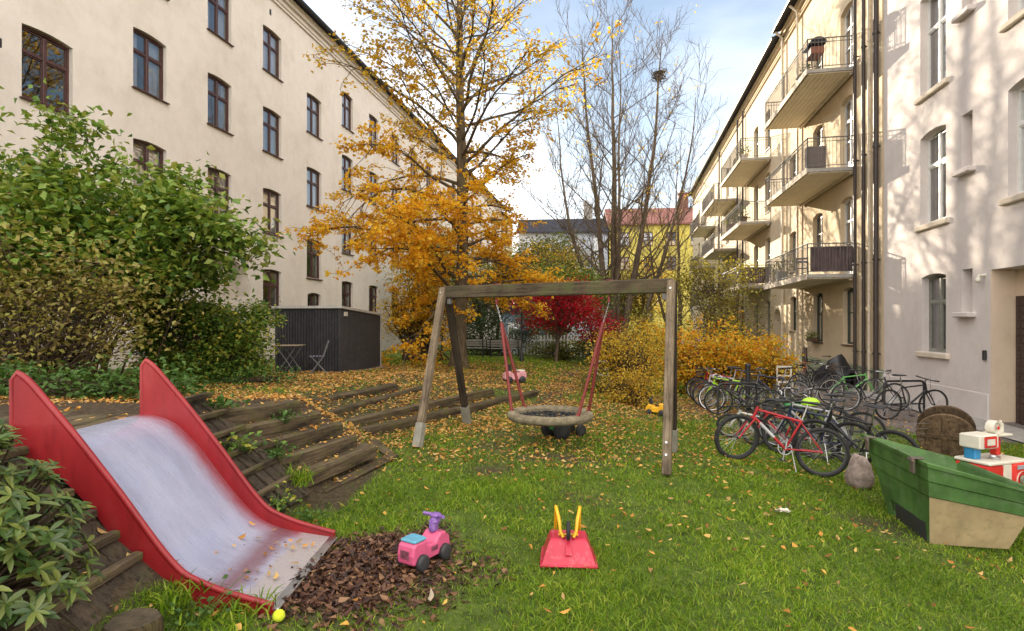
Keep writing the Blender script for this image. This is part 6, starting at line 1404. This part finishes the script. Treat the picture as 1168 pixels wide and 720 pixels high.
# ================================================================== SHED AND FURNITURE
def shed():
    x0, y0 = -4.42, 14.6; g = .40; root = empty('shed', (x0, y0, g), 0, 'low black corrugated shed with pale roof edge on the leafy terrace', 'shed'); M['shed'] = basic('black_profiled_sheet', (.030, .029, .033), .5, var=.35, scale=3, dirt=(.06, .055, .05))
    ux, uy = .147, .989; R2 = math.atan2(uy, ux)
    r = empty('x', (0, 0, 0)); bpy.data.objects.remove(r)
    root.rotation_euler = (0, 0, R2)                               # local x: into the yard along its long side, y: to the left
    Ld, Wd = 2.72, 1.78; h0, h1 = 1.70, 1.55
    def ribbed(a, b_, za, zb, name, lift=0):
        q = MB(); a, b_ = Vector(a), Vector(b_); L = (b_-a).length; n = int(L/.075); d = (b_-a)/L; nn = Vector((d.y, -d.x, 0)); P = []
        for i in range(n):
            for off, f_ in ((0, 0), (.022, .55), (.022, .75), (0, .95)):
                u = (i+f_)/n; c = a+d*L*u+nn*off; P.append((c, za+(zb-za)*u))
        P.append((b_, zb)); vs = []
        for c, z in P: vs += [(c.x, c.y, -.15), (c.x, c.y, z)]
        q.add(vs, [[2*i, 2*i+2, 2*i+3, 2*i+1] for i in range(len(P)-1)]); return q.build(name, M['shed'], root, fix=False)
    ribbed((0, Wd, 0), (0, 0, 0), h0, h0, 'wall'); ribbed((0, 0, 0), (Ld, 0, 0), h0, h1, 'wall'); ribbed((Ld, 0, 0), (Ld, Wd, 0), h1, h1, 'wall'); ribbed((Ld, Wd, 0), (0, Wd, 0), h1, h0, 'wall')
    q = MB(); q.add([(-.07, -.08, h0+.012), (Ld+.1, -.08, h1+.012), (Ld+.1, Wd+.07, h1+.012), (-.07, Wd+.07, h0+.012), (-.07, -.08, h0+.075), (Ld+.1, -.08, h1+.075), (Ld+.1, Wd+.07, h1+.075), (-.07, Wd+.07, h0+.075)], [[0, 1, 2, 3], [4, 5, 6, 7], [0, 1, 5, 4], [1, 2, 6, 5], [2, 3, 7, 6], [3, 0, 4, 7]]); q.build('roof', basic('grey_roof_trim', (.46, .44, .40), .7), root)
    q = MB(); q.box((Ld+.015, -.015, h1/2-.07), (.06, .06, h1+.1)); q.build('corner_trim', basic('pale_corner_trim', (.42, .39, .34), .6), root)
    q = MB(); q.box((Ld/2+.05, -.02, -.0), (Ld+.5, .12, .05)); q.build('base_rail', M['concrete'], root)
    q = MB(); q.box((.28, -.035, h0-.13), (.20, .02, .11), bev=.004); q.build('sign_plate', M['plastic_white'], root)
shed()
def folding_chair(label, x, y, rz, z=None, mat=None, s=1.0, group='folding garden chairs'):
    mat = mat or M['chair_slat']; root = empty('folding_chair', (x, y, T(x, y) if z is None else z), rz, label, 'chair', group); root.scale = (s, s, s)
    for y_ in (-.2, .2):
        q = MB(); q.tube([(.20, y_, .0), (-.12, y_, .46), (-.24, y_, .84)], .011, 6); q.build('leg', M['metal_grey'], root); q = MB(); q.tube([(-.22, y_*.9, .0), (.16, y_*.9, .44)], .011, 6); q.build('leg', M['metal_grey'], root)
    q = MB()
    for i in range(5): q.box((-.12+.075*i, 0, .452), (.058, .40, .018), bev=.004)
    q.build('seat', mat, root); q = MB()
    for i in range(2): q.box((-.196-.022*i*2, 0, .68+.12*i), (.018, .40, .07), RY(-.3), bev=.004)
    q.build('backrest', mat, root); return root
M['chair_slat'] = basic('dark_violet_slats', (.15, .125, .18), .6)
def bistro_table(label, x, y, rz, z=None, s=1.0):
    root = empty('bistro_table', (x, y, T(x, y) if z is None else z), rz, label, 'table'); root.scale = (s, s, s)
    q = MB()
    for i in range(7): q.box((0, -.26+.087*i, .70), (.58, .074, .02), bev=.004)
    q.build('tabletop', basic('worn_tan_slats', (.28, .21, .13), .7), root)
    for y_ in (-.22, .22):
        for s_ in (-1, 1): q = MB(); q.tube([(s_*.24, y_, 0), (-s_*.24, y_, .69)], .011, 6); q.build('leg', M['metal_grey'], root)
folding_chair('dark slatted folding chair facing the table, nearest the shed corner', -4.75, 13.95, R_(200)); folding_chair('dark slatted folding chair at the hedge end of the shed table', -6.15, 14.0, R_(-15)); bistro_table('small folding table with leaves on its slatted top in front of the shed', -5.45, 13.95, 0)
def bench(label, x, y, rz):
    root = empty('park_bench', (x, y, T(x, y)), rz, label, 'bench', 'grey benches at the back of the lawn'); mt = basic('pale_weathered_slats', (.24, .23, .21), .8)
    q = MB()
    for i in range(4): q.box((0, -.16+.11*i, .44), (1.6, .09, .03), bev=.006)
    q.build('seat', mt, root); q = MB()
    for i in range(3): q.box((0, .24+.02*i, .58+.11*i), (1.6, .025, .085), bev=.006)
    q.build('backrest', mt, root)
    for s_ in (-1, 1): q = MB(); q.bar((s_*.65, -.15, 0), (s_*.65, -.15, .43), .05, .05); q.bar((s_*.65, .20, 0), (s_*.65, .30, .86), .05, .05); q.bar((s_*.65, -.15, .41), (s_*.65, .22, .41), .04, .04); q.build('leg', M['metal_dark'], root)
bench('grey slatted bench left of the dark evergreen behind the maple trunk', -2.0, 26.6, PI); bench('grey slatted bench in front of the dark evergreen, right of the maple trunk', -.35, 26.9, PI*.98)
P = gp(595, 412); lp = empty('lamp_post', P, 0, 'slim black garden lamp post at the back of the lawn', 'lamp post')
q = MB(); q.lathe([(.11, 0), (.11, .12), (.08, .2), (.06, .38), (.035, .42), (.03, 2.0), (.05, 2.04), (.02, 2.1)], 14); q.build('post', M['metal_dark'], lp, smooth=50); q = MB(); q.lathe([(.07, 2.10), (.11, 2.30), (.13, 2.36), (.10, 2.38)], 8); q.build('lantern', M['glass'], lp); q = MB(); q.lathe([(.15, 2.37), (.04, 2.47), (.015, 2.53), (0, 2.54)], 8); q.build('lantern_roof', M['metal_dark'], lp)
# small white chair among the leaves and white stool by the orange bush
def kid_chair(label, x, y, rz, s):
    root = empty('garden_chair', (x, y, T(x, y)), rz, label, 'chair'); root.scale = (s, s, s); w = M['plastic_white']
    q = MB(); q.box((0, 0, .44), (.44, .44, .03), bev=.01); q.build('seat', w, root); q = MB(); q.box((-.22, 0, .90), (.03, .44, .07), bev=.008)
    q.box((-.22, 0, .62), (.03, .44, .05), bev=.008)
    for y_ in (-.2, .2): q.box((-.22, y_, .66), (.03, .045, .46))
    q.build('backrest', w, root)
    for a in (-.2, .2):
        for b_ in (-.2, .2): q = MB(); q.box((a, b_, .215), (.045, .045, .43)); q.build('leg', w, root)
kid_chair('small white chair at the foot of the twiggy golden shrub', 2.62, 16.4, R_(-100), .8); kid_chair('white wooden chair frame half hidden by the orange bush', 8.15, 17.0, R_(-110), .95)
# blue garden house with pale fence far behind the crimson tree
gh = empty('garden_house', (1.2, 34.5, 0), 0, 'small pale blue garden house behind the crimson tree', 'shed'); q = MB(); q.box((0, 0, 1.2), (3.6, 2.4, 2.4)); q.build('wall', basic('pale_blue_boards', (.30, .38, .52), .7), gh); q = MB(); q.extrude([(-2.1, 2.36), (2.1, 2.36), (0, 3.4)], -1.4, 1.4); q.build('roof', M['roof_dark'], gh)
for x in (-1.1, .1, 1.2): q = MB(); q.box((x, -1.215, 1.35), (.7, .04, .95)); w_ = q.build('window', M['win_white'], gh); q = MB(); q.box((x, -1.237, 1.35), (.56, .006, .8)); q.build('pane', M['glass'], w_)
fe = empty('picket_fence', (2.4, 30.6, 0), 0, 'pale picket fence behind the low clipped shrubs', 'fence')
for i in range(34): 
    q = MB(); x = -3.0+.18*i; q.box((x, 0, .55), (.09, .025, 1.15), bev=.006); q.build('picket', M['paint_fence'] if 'paint_fence' in M else M['win_white'], fe)
for z in (.3, .85): q = MB(); q.box((0, .03, z), (6.2, .03, .07)); q.build('rail', M['win_white'], fe)

# ================================================================== THINGS ON THE BALCONIES
def on_balcony(s_, n, z): p = Vector((XR, 0, 0))+U*s_-NRM*n; p.z = z; return p
def planter(label, p, s, mat, seed, grp='plant pots on the balconies'):
    root = empty('plant_pot', p, 0, label, 'plant pot', grp); root.scale = (s, s, s); q = MB(); q.lathe([(0, 0), (.13, 0), (.18, .28), (.19, .28), (.19, .31), (.165, .31), (.16, .27), (0, .26)], 16); q.build('pot', mat, root, smooth=40)
    r = np.random.default_rng(seed); P = r.normal(0, 1, (120, 3))*np.array([.15, .15, .16])+np.array([0, 0, .46]); P[:, 2] = np.maximum(.27, P[:, 2]); leaves_obj('foliage', P, np.full(120, .09), M['leaf_midgreen'], root, r)
terracotta = C_('terracotta', (.30, .12, .06), .8)
planter('terracotta pot with a bushy plant on the top balcony of the cream block', on_balcony(20.6, 1.25, 10.5), 1.0, terracotta, 1)
planter('dark pot with a plant by the railing of the middle balcony of the cream block', on_balcony(20.3, 1.2, 7.08), .9, M['plastic_dark'], 2)
planter('grey pot with a sprawling plant on the lowest balcony of the cream block', on_balcony(23.6, 1.35, 3.43), 1.4, M['concrete'], 3)
planter('white pot with a plant on the outer edge of the upper balcony further along', on_balcony(31.6, 1.2, 10.6), 1.3, M['plastic_white'], 4)
planter('brown pot with a plant on the middle balcony further along', on_balcony(32.0, 1.2, 7.2), 1.5, M['reel_wood'], 5)
planter('tall potted plant on the far end of the middle balcony further along', on_balcony(34.6, 1.2, 7.2), 1.6, terracotta, 6)
def grill(label, p, rz):
    root = empty('barbecue', p, rz, label, 'barbecue'); q = MB(); N = 10; vs = []
    for i in range(N+1):
        a = PI*i/N
        for x in (-.40, .40): vs.append((x, -.27*math.cos(a), .96+.20*math.sin(a)))
    q.add(vs, [[2*i, 2*i+2, 2*i+3, 2*i+1] for i in range(N)]+[[2*i for i in range(N+1)], [2*i+1 for i in reversed(range(N+1))]]); q.build('hood', M['tarp'], root)
    q = MB(); q.box((0, 0, .74), (.66, .42, .26), bev=.02); q.build('body', C_('copper_brown_enamel', (.26, .09, .05), .4), root)
    for a in (-.28, .28):
        for b_ in (-.17, .17): q = MB(); q.tube([(a, b_, 0), (a, b_, .62)], .018, 6); q.build('leg', M['metal_dark'], root)
grill('barbecue under a dark hood at the outer corner of the top balcony', on_balcony(20.2, 1.15, 10.5), R_(80))
folding_chair('dark folding chair on the lowest balcony of the cream block', *on_balcony(22.4, .9, 0)[:2], R_(60), 3.43, group=None); folding_chair('folding chair on the top balcony of the cream block', *on_balcony(22.9, .9, 0)[:2], R_(240), 10.5, group=None)
bistro_table('small table on the top balcony of the cream block', *on_balcony(22.0, .9, 0)[:2], R_(80), 10.5)
q = MB(); q.box((0, 0, .40), (.62, .30, .80), bev=.02)
for i in range(9): q.box((-.27+.0675*i, -.157, .40), (.045, .02, .74))
o = q.build('wicker_box', M['screen_grey'], None); o.location = on_balcony(19.98, 1.2, 7.08); o.rotation_euler = (0, 0, R_(-10)); tag(o, 'grey wicker box in the outer corner of the middle balcony', 'box')
wb_ = empty('window_box', Vector((XR, 0, 0))+U*23.5-NRM*.22+Vector((0, 0, 1.0)), R_(79), 'window box with a small dark plant under the ground floor window of the cream block', 'window box'); q = MB(); q.box((0, 0, .08), (.8, .2, .16), bev=.01); q.build('box', M['win_brown'], wb_)
r = np.random.default_rng(9); P = r.normal(0, 1, (160, 3))*np.array([.30, .08, .09])+np.array([0, 0, .25]); leaves_obj('foliage', P, np.full(160, .08), M['leaf_hedge'], wb_, r)
